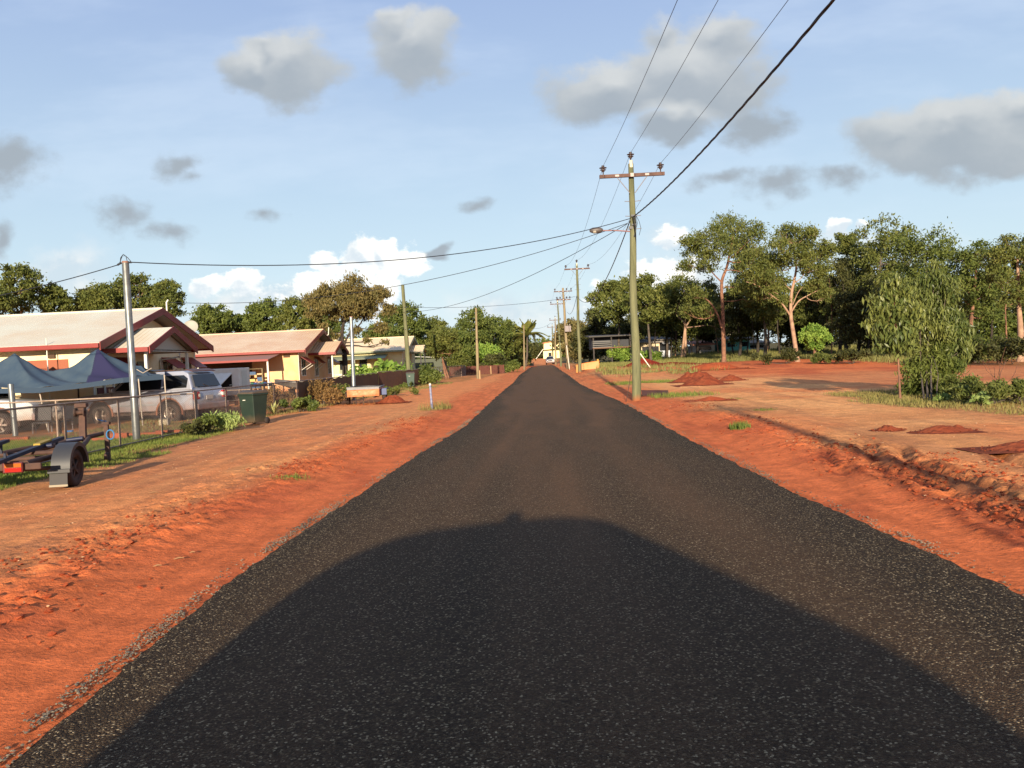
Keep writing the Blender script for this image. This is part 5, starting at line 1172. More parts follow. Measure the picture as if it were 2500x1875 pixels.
# ---- boat trailer at the left edge
def boat_trailer():
    L0 = Vector((-8.02, 12.15, H(-8, 12.1))); root = thing('boat_trailer', 'empty boat trailer with grey mudguards at the left edge', 'trailer', L0, R(8.5))
    rust = mat('rusty_frame', S(112, 82, 70), .8, metal=.3, var=(5, .8, S(80, 60, 54)))
    gd = mat('grey_plastic', S(120, 124, 134), .5, var=(3, .4, S(150, 146, 146)))
    for s in (-1, 1):
        t = wheel(root, (s*.93, 0, .285), r=.285, w=.17, spokes=5, side=1, rimm=dusty); t.rotation_euler = (0, 0, R(90) if s < 0 else R(-90))
        mb = MB(); pr = [(.36*math.cos(a), .30+.36*math.sin(a)) for a in np.linspace(-.12, math.pi*.98, 15)]
        vs = []
        for y, z in pr:
            vs += [(s*.93-.14, -y if True else y, z), (s*.93+.13, -y, z)]
        vs2 = [(x, y*1.03, (z-.3)*1.03+.3) for x, y, z in vs]; n = len(pr); o = len(vs)
        F = [(2*i, 2*i+2, 2*i+3, 2*i+1) for i in range(n-1)]
        mb.add(vs, [f[::-1] for f in F], True); mb.add(vs2, F, True)
        for e in (0, 1): mb.add([vs[2*i+e] for i in range(n)]+[vs2[2*i+e] for i in range(n)], [(i, i+1, n+i+1, n+i) for i in range(n-1)])
        xs = s*.93+(.13 if s > 0 else -.14)
        fan = [(xs, -y, z) for y, z in pr]; inn = [(xs, -y*.86, .30+(z-.3)*.86) for y, z in pr]
        mb.add(fan+inn, [(i, i+1, n+i+1, n+i) for i in range(n-1)])
        mb.box((s*.93-.005, -.39, .285), (.31, .10, .05))
        g = mb.build('mudguard', gd, root)
        fl = MB().box((s*.93-.02, -.415, .155), (.25, .012, .19), rx=R(-6)).build('mud_flap', mat('flap', S(96, 94, 96), .7), g); MB().box((s*.93-.02, -.430, .072), (.26, .014, .03), rx=R(-6)).build('flap_edge', mat('flap_edge', S(206, 190, 160), .6), fl)
    # frame: side rails, drawbar, crossbars
    mb = MB()
    for s in (-1, 1): mb.tube([(s*.62, -.75, .46), (s*.62, .5, .46), (s*.5, 1.6, .47), (s*.05, 3.1, .5)], .045, 6)
    for y in (-.7, .0, .9, 1.8): mb.tube([(-.62 if y < 1.5 else -.42, y, .46), (.62 if y < 1.5 else .42, y, .46)], .04, 6)
    mb.tube([(0, .8, .5), (0, 4.0, .52)], .045, 6); mb.tube([(-.93, 0, .3), (.93, 0, .3)], .035, 6); mb.build('frame', rust, root)
    mb = MB()
    for s in (-.42, .42): mb.box((s, -.1, .60), (.09, 2.2, .05), rx=R(4)); mb.box((s, -.9, .56), (.03, .03, .14)); mb.box((s, .8, .58), (.03, .03, .18))
    mb.build('bunk_rail', mat('blue_black_bunk', S(40, 46, 66), .7), root)
    MB().box((.40, .35, .665), (.10, .42, .035), rx=R(4)).build('bunk_sticker', mat('yellow_tape', S(214, 180, 60), .6), root)
    for y in (.3, 1.5): MB().tube([(.3, y, .60), (.56, y, .62)], .035, 10).build('keel_roller', mat('roller_blue', S(36, 44, 74), .5), root)
    lb = MB().box((0, -.80, .42), (1.7, .05, .09)).build('light_bar', rust, root, bevel=.01)
    for s in (-1, 1):
        l = MB().box((s*.50, -.86, .42), (.27, .05, .15)).build('tail_light', mat('light_housing', S(120, 30, 28), .4), lb, bevel=.012)
        mb = MB().box((s*.50+.01, -.889, .452), (.22, .012, .055)); mb.build('indicator_lens', mat('amber_lens', S(240, 130, 40), .2, emit=(S(240, 120, 30), .0)), l)
        mb = MB().box((s*.50+.01, -.889, .390), (.22, .012, .055)); mb.build('brake_lens', mat('red_lens', S(235, 40, 30), .2), l)
    mb = MB(); mb.box((.0, 3.0, .80), (.11, .09, .70), rx=R(-4)); mb.box((0, 2.98, 1.13), (.20, .12, .07)); mb.build('winch_post', rust, root)
    MB().lathe([(.03, -.09), (.08, -.09), (.08, -.07), (.04, -.07), (.04, .07), (.08, .07), (.08, .09), (.03, .09)], (0, 2.9, 1.0), 'X', 14).build('winch', dusty, root)
    mb = MB(); mb.box((.22, 3.55, .35), (.075, .075, .74)); mb.box((.22, 3.55, .74), (.13, .11, .05)); mb.build('jockey_post', rust, root)
    t = MB().lathe([(.02, -.03), (.09, -.03), (.1, 0), (.09, .03), (.02, .03)], (0, 0, 0), 'X', 16).build('jockey_wheel', dusty, root); t.location = (.22, 3.5, .09)
    MB().tube([(.22, 3.55, .78), (.15, 3.5, .8), (.08, 3.5, .83)], .013, 6).build('crank_handle', mat('blue_plastic', S(40, 90, 150), .5), root)
    a = [(.30+.07*math.cos(q), 3.5, .52+.09*math.sin(q)) for q in np.linspace(0, 6.28, 16)]; MB().tube(a, .012, 6).build('rope_loop', mat('blue_rope', S(50, 130, 190), .6), root)
boat_trailer()

# ---- box trailer by the brown fence
def box_trailer():
    b = G(888, 988); root = thing('box_trailer', 'small rusty orange box trailer with a blue mudguard beside the brown fence', 'trailer', b, R(4))
    o = mat('orange_rust', S(196, 112, 66), .8, var=(4, .9, S(226, 150, 104))); gs = mat('grey_tray', S(150, 152, 156), .6, var=(5, .5, S(120, 110, 104)))
    mb = MB()
    mb.bb(-.66, .66, -.02, .02, .34, .62); mb.bb(-.66, .66, 1.9, 1.94, .34, .62); mb.bb(-.66, -.62, 0, 1.92, .34, .62); mb.bb(.62, .66, 0, 1.92, .34, .62); mb.bb(-.62, .62, 0, 1.92, .36, .40); mb.build('tray', o, root)
    mb = MB(); mb.tube([(-.66, 0, .72), (.66, 0, .72), (.66, 1.92, .72), (-.66, 1.92, .72), (-.66, 0, .72)], .025, 6); mb.bb(-.66, .66, -.025, -.01, .63, .71); mb.bb(-.65, -.64, 0, 1.9, .63, .71); mb.bb(.64, .65, 0, 1.9, .63, .71); mb.build('rim', gs, root)
    mb = MB(); mb.tube([(-.45, -.1, .3), (-.45, 2.0, .3)], .035, 6); mb.tube([(.45, -.1, .3), (.45, 2.0, .3)], .035, 6); mb.tube([(-.3, -.05, .32), (-.3, -.07, .02)], .025, 6); mb.tube([(.0, -.05, .36), (.0, -.08, .0)], .025, 6); mb.build('chassis', dusty, root)
    MB().bb(-.5, .52, -.035, -.022, .40, .58).build('faded_panel', mat('faded_panel', S(226, 170, 130), .8, var=(9, .9, S(196, 112, 66))), root)
    for s in (-1, 1):
        t = wheel(root, (s*.78, .9, .28), r=.28, w=.16, spokes=5, side=1, rimm=dusty); t.rotation_euler = (0, 0, -s*R(90))
        if s < 0: continue
        g = MB().bb(s*.78-.13, s*.78+.13, .5, 1.3, .58, .62); g.bb(s*.78-.13, s*.78+.13, .47, .5, .36, .62); g.build('mudguard', mat('blue_guard', S(58, 76, 130), .5), root)
    mb = MB()
    for k in range(5): mb.tube([(-.4+k*.22, -.09, .01), (-.38+k*.2, -.11, .16)], .012, 4)
    mb.build('weed_tuft', mat('dry_stalk', S(140, 100, 60), .9), root)
box_trailer()
# ---- wheelie bins
def bin_(label, p, rz, s=1., faded=False):
    g = mat('bin_green_faded', S(70, 92, 84), .6) if faded else mat('bin_green', S(42, 62, 52), .55, var=(3, .5, S(64, 84, 66)), dirt=(S(96, 76, 56), .3))
    root = thing('wheelie_bin', label, 'bin', p, rz)
    mb = MB(); B = [(-.22, -.24, .06), (.22, -.24, .06), (.22, .24, .06), (-.22, .24, .06)]; T_ = [(-.28, -.34, .93*s), (.28, -.34, .93*s), (.28, .32, .93*s), (-.28, .32, .93*s)]
    mb.add(B+T_, [(3,2,1,0), (4,5,6,7)]+[(i, (i+1) % 4, 4+(i+1) % 4, 4+i) for i in range(4)]); mb.bb(-.3, .3, -.36, .34, .88*s, .93*s+.003); mb.build('bin_body', g, root, bevel=.02)
    l = MB().add([(-.3, -.38, .935*s), (.3, -.38, .935*s), (.3, .36, .935*s), (-.3, .36, .935*s), (-.27, -.34, .985*s), (.27, -.34, .985*s), (.27, .30, 1.03*s), (-.27, .30, 1.03*s)], [(3,2,1,0),(4,5,6,7),(0,1,5,4),(1,2,6,5),(2,3,7,6),(3,0,4,7)]); l.build('lid', mat('bin_lid', S(84, 74, 62), .7, var=(4, .6, S(120, 92, 70))), root, bevel=.015)
    MB().tube([(-.24, .38, .92*s), (.24, .38, .92*s)], .018, 8).build('handle', dusty, root)
    MB().bb(-.12, -.02, -.335, -.325, .74, .76).build('sticker', white, root)
    for s_ in (-1, 1): MB().lathe([(0, -.025), (.1, -.025), (.1, .025), (0, .025)], (s_*.25, .27, .1), 'X', 16).build('wheel', tyre, root)
bin_('dark green wheelie bin in front of the wire fence, nearest the viewer', G(622, 1036), R(-22))
bin_('faded green wheelie bin farther down the left verge', G(1003, 945), R(10), faded=True)
# ---- survey stakes
def stake(label, bpx, h, col, w=.05, lean=0, name='survey_stake', Y=None):
    b = G(*bpx) if Y is None else base_at(bpx[0], Y); root = thing(name, label, 'stake', b)
    MB().tube([(0, 0, -.05), (lean, 0, h)], w, 8 if w < .05 else 4).build('stake', col, root)
    return root, b
bl_ = mat('faded_blue_paint', S(96, 110, 160), .7, var=(8, .8, S(190, 186, 196))); pin = mat('raw_pine', S(214, 176, 130), .85)
r_, b_ = stake('blue and white painted marker post standing alone on the left verge', (1055, 1000), .84, bl_, .04, -.03, 'marker_post')
MB().tube([(-.03, 0, .84), (-.031, 0, .9)], .042, 8).build('white_tip', white, r_)
stake('short pale peg right beside the pale timber pole', (1172, 908), .75, pin, .06, 0, Y=70)
stake('lone pale peg on the dirt left of the far road', (1263, 897), .95, pin, .06, 0, Y=122)
stake('pale peg by the dark hedge, left of a thinner one', (1199, 899), .9, pin, .06, 0, Y=95)
stake('pale peg against the hedge right of its neighbour', (1207, 899), .9, pin, .05, 0, Y=104)
r_, b_ = stake('white rod leaning beside the transformer pole', (1391, 897), 2.9, white, .05, -.25, 'leaning_rod', Y=98)
# leaning white stay beside the near pole
a = P(1588, 898, 66); b = P(1559, 858, 66); root = thing('stay_guard', 'slanting white guy guard behind the near power pole', 'guy guard', a); MB().tube([(0, 0, 0), b-a], .045, 6).build('rod', white, root)
# rusty rod and timber lying at the foot of the near pole
b = b1+Vector((-.28, -.1, 0)); root = thing('leaning_rod', 'thin dark bar leaning against the foot of the near power pole', 'bar', b); MB().tube([(-.12, -.15, 0), (-.02, 0, .35), (.10, .0, .95)], .014, 6).build('bar', dusty, root); MB().tube([(-.02, 0, .35), (.12, 0, .2)], .012, 5).build('prong', dusty, root)
a = P(1568, 966, 31.2); b = P(1628, 970, 30.6); root = thing('steel_plank', 'dark flat sheet lying propped in the grass beside the near pole', 'sheet', (a.x, 31.2, H(a.x, 31.2)+.02))
MB().slab([(0, 0, .02), (.95, -.3, .02), (1.0, .15, .16), (.02, .4, .20)], (0, 0, .02)).build('sheet', mat('rust_sheet', S(84, 52, 44), .8), root)
# orange barrier
b = base_at(1436, 77.5); root = thing('traffic_barrier', 'bright orange plastic road barrier lying by the second pole', 'barrier', b, R(-4))
org = mat('orange_plastic', S(246, 140, 22), .5)
mb = MB(); mb.add([(-.62, -.22, -.02), (1.05, -.22, .05), (1.05, .22, .05), (-.62, .22, -.02), (-.62, -.1, .62), (1.08, -.1, .84), (1.08, .1, .84), (-.62, .1, .62)], [(3,2,1,0),(4,5,6,7),(0,1,5,4),(1,2,6,5),(2,3,7,6),(3,0,4,7)]); mb.build('panel', org, root, bevel=.04)
MB().bb(-1.12, -.9, -.12, .12, -.25, .52).build('end_block', org, root, bevel=.03); MB().tube([(.95, 0, .8), (.95, 0, .95)], .1, 8).build('cap', mat('yellow_cap', S(244, 196, 90), .5), root)

# ---- blue canopy
def canopy():
    o0 = Vector((-13.5, 27, 0)); root = thing('canopy_tent', 'sagging blue shade canopy with two peaks between the fence and the house', 'canopy', o0)
    fr = [(-120,950,25.8), (94,947,25.8), (206,935,26.0), (300,922,26.2), (402,915,26.9)]; bk = [(-80,935,29.2), (120,930,29.3), (225,925,29.2), (330,905,29.2), (402,902,28.9)]; pk = [(-60,905,27.4), (35,860,27.4), (130,907,27.4), (238,850,27.4), (345,893,27.7)]
    fr = [P(*p)-o0 for p in fr]; bk = [P(*p)-o0 for p in bk]; pk = [P(*p)-o0 for p in pk]
    fr[4] = P(402, 914, 26.9)-o0; pk.append(P(402, 905, 27.8)-o0); fr.append(fr[4]); bk.append(bk[4])
    K = 28
    V = []; F = []
    cols = []
    xs = np.linspace(0, 4, 121)
    def ip(a, s): i = min(int(s), len(a)-2); return a[i].lerp(a[i+1], s-i)
    pkx = [-60, 35, 130, 238, 345]
    for s in xs:
        A = ip(fr, s); B = ip(bk, s); M_ = ip(pk, s); 
        if s in (0,): pass
        f = s-int(s); sag = .22*math.sin(math.pi*f)**1
        M_ = M_-Vector((0, 0, sag*.6)); row = []
        for j in range(K+1):
            t = j/K; row.append(A.lerp(M_, t)-Vector((0, 0, .12*math.sin(math.pi*t)+.03*math.sin(s*9+t*5))))
        for j in range(1, K+1):
            t = j/K; row.append(M_.lerp(B, t)-Vector((0, 0, .12*math.sin(math.pi*t))))
        V += row
    m = 2*K+1; n = len(xs)
    F = [(i*m+j, (i+1)*m+j, (i+1)*m+j+1, i*m+j+1) for i in range(n-1) for j in range(m-1)]
    blue = mat('blue_canvas', S(64, 88, 112), .85, var=(1.5, .8, S(88, 108, 122)), bump=(12, .01)); purple = mat('purple_canvas', S(52, 50, 104), .85)
    mb = MB(); pi_ = [f for k, f in enumerate(F)]
    pur = set(); 
    for i in range(n-1):
        for j in range(m-1):
            s = (xs[i]+xs[i+1])/2; t = (j+.5)/K
            if t < 1 and 2.0+.0+(3-2.0)*t < s < 3.0+(1-t)*.45 : pur.add(i*(m-1)+j)
    mb.add(V, [f for k, f in enumerate(F) if k not in pur], True); o = mb.build('canopy_cloth', blue, root); sd = o.modifiers.new('thick', 'SOLIDIFY'); sd.thickness = .006
    mb = MB(); mb.add(V, [f for k, f in enumerate(F) if k in pur], True); o = mb.build('purple_panel', purple, root); sd = o.modifiers.new('thick', 'SOLIDIFY'); sd.thickness = .006
    mb = MB()
    for a, b in zip(fr[:4], fr[1:5]): mb.slab([a, b, b-Vector((0, 0, .16)), a-Vector((0, 0, .16))], (0, .006, 0))
    mb.slab([fr[4], bk[4], bk[4]-Vector((0, 0, .16)), fr[4]-Vector((0, 0, .16))], (.006, 0, 0)); mb.build('valance', mat('navy_canvas', S(50, 70, 92), .85), root)
    wl = mat('canopy_leg', S(190, 176, 160), .5, metal=.2)
    for i, (p, q) in enumerate([((94,946), (119,1061)), ((338,925), (350,1057)), ((401,915), (410,1040)), ((35,950), (38,1060))]):
        Yq = 26.; a = P(*p, Yq)-o0; e = P(*q, Yq)-o0; e.z = 0; MB().tube([e, a], .022, 6).build('leg', wl if i != 3 else fpipe, root)
    a = P(190, 938, 28.5)-o0; MB().tube([a-Vector((0, 0, 1.3)), a], .03, 6).build('leg', dusty, root)
    c = P(345, 905, 26.4)-o0; mb = MB(); mb.tube([c+Vector((-.15, 0, .05)), c+Vector((.05, 0, -.08)), c+Vector((.35, 0, .07))], .015, 5); mb.build('truss', wl, root)
canopy()
root = thing('steel_post', 'thick grey post under the left half of the blue canopy', 'post', G(38, 1064)); MB().tube([(0, 0, -.1), (-.05, 0, 1.55)], .08, 12).build('post', galv, root)

# ---- white box van body with open hatch
root = thing('food_van', 'white box trailer with its side hatch propped open behind the silver car', 'trailer', (-17.6, 44.3, 0))
wv = mat('white_panel', S(222, 216, 206), .5, var=(1.5, .5, S(206, 186, 160)), dirt=(S(176, 120, 90), .6))
mb = MB(); mb.bb(-1.9, 1.55, 0, 1.7, .42, 1.9); mb.build('van_body', wv, root, bevel=.03)
MB().bb(-1.0, 1.15, -.012, 0, .85, 1.55).build('hatch_opening', mat('hatch_shade', S(36, 28, 26), .9), root)  # dark sheet on the closed body, standing for the shaded inside
MB().slab([(-1.1, -.02, 1.62), (1.2, -.02, 1.62), (.75, -.55, 1.02), (-1.1, -.55, 1.02)], (0, -.02, .03)).build('hatch', wv, root)
for k, x in enumerate((-1.2, .9)): t = wheel(root, (x, .12, .3), r=.3, w=.18, spokes=5, side=-1, rimm=dusty)
MB().bb(1.551, 1.565, .4, 1.2, .5, 1.75).build('door', white, root); MB().tube([(1.2, -.5, 1.0), (1.2, 0, 1.0)], .015, 5).build('hatch_stay', white, root)
# ---- shelf and clutter in the carport
b = Vector((XP(648, 54.2)-.2, 54.4, 0)); root = thing('storage_shelf', 'shelf crowded with pale jars and boxes under the carport', 'shelf', b)
mb = MB()
for z in (.5, .95, 1.4, 1.8): mb.bb(-3.6, .0, 0, .4, z, z+.03)
for x in (-3.6, -1.8, 0): mb.bb(x-.03, x+.03, 0, .4, 0, 1.85)
mb.build('frame', oldwood, root)
rg = np.random.default_rng(8); pal = [S(236, 216, 170), S(206, 186, 150), S(120, 60, 40), S(70, 100, 140), S(226, 190, 120), S(70, 120, 90), S(230, 226, 214)]
for z in (.53, .98, 1.43):
    x = -3.5
    while x < -.2:
        w = rg.uniform(.12, .4); h = rg.uniform(.12, .36)
        if rg.random() < .8:
            o = MB().bb(x, x+w, .05, .3, z, z+h).build(['box', 'jar', 'crate'][rg.integers(3)], mat('goods%d' % rg.integers(7), pal[rg.integers(7)], .7), root)
        x += w+rg.uniform(.02, .2)
b = G(600, 968); root = thing('table', 'low table with green and blue clutter before the carport', 'table', (XP(640, 50), 50, 0))
MB().bb(-1.6, .7, 0, .7, .72, .76).build('tabletop', oldwood, root)
for x in (-1.5, .6): MB().bb(x-.03, x+.03, 0, .7, 0, .72).build('leg', oldwood, root)
TUB = [a+' plastic tub '+b+' the low table' for b in ('at the left end of', 'in the middle of', 'toward the right end of') for a in ('green', 'blue', 'pale')]
for k in range(9):
    x = -1.35+k*.22+rg.uniform(-.05, .05); tg = MB().lathe([(0, 0), (.12, 0), (.14, .14), (.08, .2), (0, .22)], (XP(640, 50)+x, 50.2+rg.uniform(0, .3), .762), n=10).build('tub', mat('tub%d' % (k % 3), [S(60, 120, 96), S(70, 96, 150), S(200, 190, 170)][k % 3], .5)); tag(tg, TUB[k], 'tub', 'tubs on the low table')
# ---- aluminium boat
def tinny():
    b = Vector((XP(722, 44), 44, 0)); root = thing('small_boat', 'small grey aluminium boat sitting behind the fence by the second house', 'boat', b, R(-8))
    al = mat('dull_aluminium', S(132, 126, 120), .5, metal=.4, var=(3, .6, S(100, 92, 84))); st_ = np.linspace(0, 1, 10); V = []
    for s in st_:
        x = -1.1+3.2*s; w = .68*(math.sin(min(1, s*2.2+.04)*math.pi/2))**.8; zt = 1.18-.22*min(1, s*2.5)+.02*s; zk = .62+.4*(1-min(1, s*3))
        for y, z in ((-w, zt), (-w*.92, zt-.22), (-w*.6, zk+.05), (0, zk), (w*.6, zk+.05), (w*.92, zt-.22), (w, zt)): V.append((x, y, z))
    F = [(i*7+j, (i+1)*7+j, (i+1)*7+j+1, i*7+j+1) for i in range(9) for j in range(6)]
    o = MB().add(V, F).add(V[-7:], [tuple(range(7))]).build('hull', al, root); sm = o.modifiers.new('thick', 'SOLIDIFY'); sm.thickness = .02
    mb = MB(); mb.tube([V[i*7] for i in range(10)], .025, 6); mb.tube([V[i*7+6] for i in range(10)], .025, 6); mb.build('gunwale', al, root)
    for x in (.2, 1.2): MB().bb(x, x+.25, -.6, .6, .92, .95).build('bench', al, root)
    for x in (-.2, 1.4): MB().bb(x-.04, x+.04, -.4, .4, 0, .66).build('stand', dusty, root)
tinny()

# ---- shrubs and weeds
def shrub(label, p, w, h, lm, n=1600, Ll=.12, Ww=.05, seed=0, droop=.0, name='shrub', stems=5, cat='shrub', K=12):
    rg = np.random.default_rng(seed+500); root = thing(name, label, cat, p)
    bl = [(np.array([rg.normal(0, w*.25), rg.normal(0, w*.25), h*rg.uniform(.25, .75)]), h*.32*rg.uniform(.7, 1.2)) for _ in range(7)]
    pt = crown_points(bl, n, rg, K, .35); pt[:, 2] = np.abs(pt[:, 2])+.02
    v = leaf_arrays(pt, Ll, Ww, droop, rg); npmesh('foliage', v, np.arange(len(v)).reshape(-1, 4), LM[lm] if lm in LM else lm, root)
    mb = MB()
    for k in range(stems): c_, r_ = bl[k % 7]; seglimb(mb, (rg.normal(0, .05), rg.normal(0, .05), -.02), c_, .015+.01*h, .006, rg, n=5, seg=4)
    mb.build('stem', BK['grey'], root); return root
weed = leafmat('weed_leaf', S(92, 116, 54), S(152, 164, 98), tr=.3); dry = leafmat('dry_leaf', S(96, 76, 44), S(140, 108, 64), tr=.3)
SH = [('bright weedy bush with long pale leaves left of the near bin', (555, 1052), .75, .62, weed, 1000, .15, .035, 1.),
 ('low dark weeds creeping at the foot of the fence corner post', (480, 1062), .9, .4, 'dark', 1400, .08, .05, 0),
 ('dark low weeds between the corner post and the pale leafy bush', (515, 1058), .8, .45, 'green', 1500, .08, .05, 0),
 ('dry reddish weeds growing through the fence right of the near bin', (672, 1000), 1.2, 1.0, dry, 1700, .12, .04, .2),
 ('green creeper spilling from the fence onto the dirt', (735, 1006), 1.6, .5, 'green', 2600, .12, .07, 0),
 ('brown tangled weeds at the second fence corner', (790, 990), 1.4, 1.15, dry, 2000, .13, .04, .4),
 ('green weeds left of the box trailer', (825, 985), 1.2, .8, 'olive', 1900, .12, .05, .3),
 ('glossy bright green bush hanging over the brown fence behind the box trailer', (912, 948), 1.5, 1.25, 'bright', 2600, .16, .09, 0),
 ('dark weeds right of the box trailer', (950, 968), 1.5, .5, 'olive', 1700, .12, .05, .2),
 ('low green weeds under the far bin', (985, 948), 1.5, .35, 'green', 1200, .12, .06, 0),
 ('leafy green bush right of the far bin', (1045, 938), 2.2, 1.7, 'green', 3200, .2, .09, 0),
 ('dark shrub against the stems of the two stemmed small tree', (1120, 912), 3.0, 3.2, 'olive', 4200, .26, .1, .4),
 ('low hedge left of the far road', (1235, 898), 4.5, 1.8, 'green', 3400, .4, .16, 0),
 ('dark bush at the end of the paling fence', (1205, 897), 4, 2.6, 'dark', 3400, .35, .14, 0),
 ('small red tinged plant by the far road end', (1215, 896), 1.6, 1.0, dry, 700, .25, .12, 0),
 ('pale green cut bush left of the near power pole', (1515, 888), 3.0, 2.2, 'bright', 3200, .3, .12, 0),
 ('green bush just right of the near power pole', (1580, 882), 3.0, 1.9, 'bright', 2600, .34, .14, 0),
 ('dense low bush behind the tall shrub', (2345, 970), 2.4, .7, 'olive', 3000, .11, .04, .3),
 ('dark bush right of the tall shrub', (2430, 985), 2.2, .55, 'olive', 2600, .11, .04, .3),
 ('bush cut by the right edge of the view', (2498, 985), 1.6, .6, 'olive', 1800, .11, .05, .2),
 ('small broad leaved seedling in the grass right of the tall shrub', (2395, 990), .35, .35, weed, 160, .13, .08, 0),
 ('pale herb at the foot of the tall shrub', (2310, 982), .6, .22, weed, 300, .12, .06, 0),
 ('undergrowth shrub at the foot of the leaning pale gum', (1920, 888), 2.6, 1.2, 'dark', 2200, .25, .1, 0),
 ('fern like bush right of the leaning pale gum', (2010, 888), 2.6, 1.0, 'olive', 2000, .25, .08, 0),
 ('low bush behind the red graded earth', (2080, 888), 2.8, 1.3, 'dark', 2200, .25, .08, 0),
 ('round bush under the right hand trees', (2290, 890), 3.2, 1.8, 'dark', 2600, .25, .1, 0),
 ('leafy bush beside the bare pale stem', (2390, 885), 3.0, 2.0, 'green', 3000, .22, .09, 0),
 ('bush near the pale trunk at the right edge', (2450, 890), 2.6, 1.6, 'dark', 2600, .2, .09, 0)]
for i, (lab, pp, w, h, lm, n, Ll, Ww, dr) in enumerate(SH):
    p = G(*pp); 
    if p.y > 130 or p.y < 0: p = base_at(pp[0], 100)
    shrub(lab, p, w, h, lm, n, Ll, Ww, i, dr)
for lab, px, Y in (('broad leaved green plant in front of the third house, left one', 878, 60), ('broad leaved green plant in front of the third house, right one', 945, 58), ('flowering bush by the steps of the third house', 992, 66)):
    shrub(lab, base_at(px, Y), 1.6, 1.9, 'bright', 260 if 'broad' in lab else 1500, .5 if 'broad' in lab else .16, .28 if 'broad' in lab else .09, int(px), .2, name='garden_plant', cat='plant')
# variegated agave by the bin
b = G(668, 1012); root = thing('agave_plant', 'striped pale yellow agave right of the near bin', 'plant', b); mb = MB(); rg = np.random.default_rng(2)
for k in range(20):
    a = k*2.4; e = rg.uniform(.5, 1.35); L_ = rg.uniform(.4, .62); d = Vector((math.cos(a)*math.cos(e), math.sin(a)*math.cos(e), math.sin(e))); w = Vector((-math.sin(a), math.cos(a), 0))*.03
    p0, p1_, p2_ = Vector((0, 0, .02)), d*L_*.6, d*L_+Vector((0, 0, -.03)); mb.quad(p0-w*.6, p0+w*.6, p1_+w, p1_-w); mb.quad(p1_-w, p1_+w, p2_)
mb.build('leaves', mat('agave', S(206, 200, 130), .6, var=(14, .9, S(120, 136, 78))), root)
# tall leafy shrub on the right
Ys = 24.6
bl = [(P(a, b, Ys+dy), r*Ys/FPX) for a, b, r, dy in [(2290,675,26,.2),(2310,700,30,0),(2265,700,26,.3),(2245,730,30,0),(2300,740,36,.3),(2275,770,40,0),(2325,780,34,.3),(2345,800,28,.1),(2250,800,40,.2),(2300,820,40,0),(2335,830,28,.2),(2290,860,30,.2),(2240,850,30,.3),(2315,720,26,.5),(2260,900,26,.3),(2300,900,24,.2),(2235,900,24,.4),(2330,900,26,.5),(2350,860,26,.5),(2280,650,16,.2),(2210,700,22,.6),(2230,780,34,.6)]]
bs = G(2265, 975)
ts = tree('tall_shrub', 'tall multi stemmed wattle shrub with long drooping leaves on the right verge', bs, bl, 14000, .18, .034, LM['long'], BK['grey'], trunk=[[bs, P(2262,900,Ys), P(2268,800,Ys), P(2280,700,Ys)], [bs+Vector((.1, 0, 0)), P(2275,880,Ys), P(2300,780,Ys), P(2310,710,Ys)], [bs-Vector((.1, 0, 0)), P(2248,900,Ys), P(2246,800,Ys), P(2240,740,Ys)]],
     r0=.035, seed=21, forks=[.03, .03], droop=2.2, cat='shrub', K=9, spread=.36, twigs=3)
bl = [(P(a, b, Ys-.7+dy), r*Ys/FPX) for a, b, r, dy in [(2175,700,22,0),(2165,730,26,0),(2195,725,26,.2),(2150,765,28,0),(2185,770,32,.1),(2215,760,26,0),(2145,800,28,.1),(2175,810,32,0),(2210,805,30,.1),(2165,840,24,0),(2200,840,26,0),(2185,690,16,0)]]
bs2 = G(2198, 975)
tree('young_tree', 'young slender tree with large pale leaves leaning on the tall shrub', bs2, bl, 4600, .2, .055, LM['long'], BK['tan'], trunk=[[bs2, P(2194,900,Ys-.7), P(2190,820,Ys-.7), P(2182,720,Ys-.7)]], r0=.035, seed=22, droop=2.4, cat='tree', K=8, spread=.36, twigs=3)
bl = [(P(a, b, Ys+.1), r*Ys/FPX) for a, b, r in [(2250,890,30),(2285,880,30),(2320,900,26),(2225,910,26),(2300,850,24),(2215,945,24),(2245,935,30),(2280,930,34),(2320,940,34),(2300,960,28),(2235,965,22),(2345,955,24),(2265,960,26)]]
tree('undergrowth', 'leafy undergrowth skirt around the foot of the tall shrub', bs+Vector((.2, -.1, 0)), bl, 9500, .15, .035, LM['green'], BK['grey'], r0=.02, seed=23, droop=1., cat='shrub', K=9, spread=.4, twigs=1)
# bare twiggy shrub
b = G(2440, 945); root = thing('bare_shrub', 'thin leafless reddish shrub between the bushes on the right', 'shrub', b); mb = MB(); rg = np.random.default_rng(6)
for k in range(7): seglimb(mb, (0, 0, 0), (rg.normal(0, .45), rg.normal(0, .2), rg.uniform(.7, 1.3)), .014, .004, rg, n=4, seg=4)
mb.build('twigs', mat('red_twig', S(120, 82, 66), .9), root)

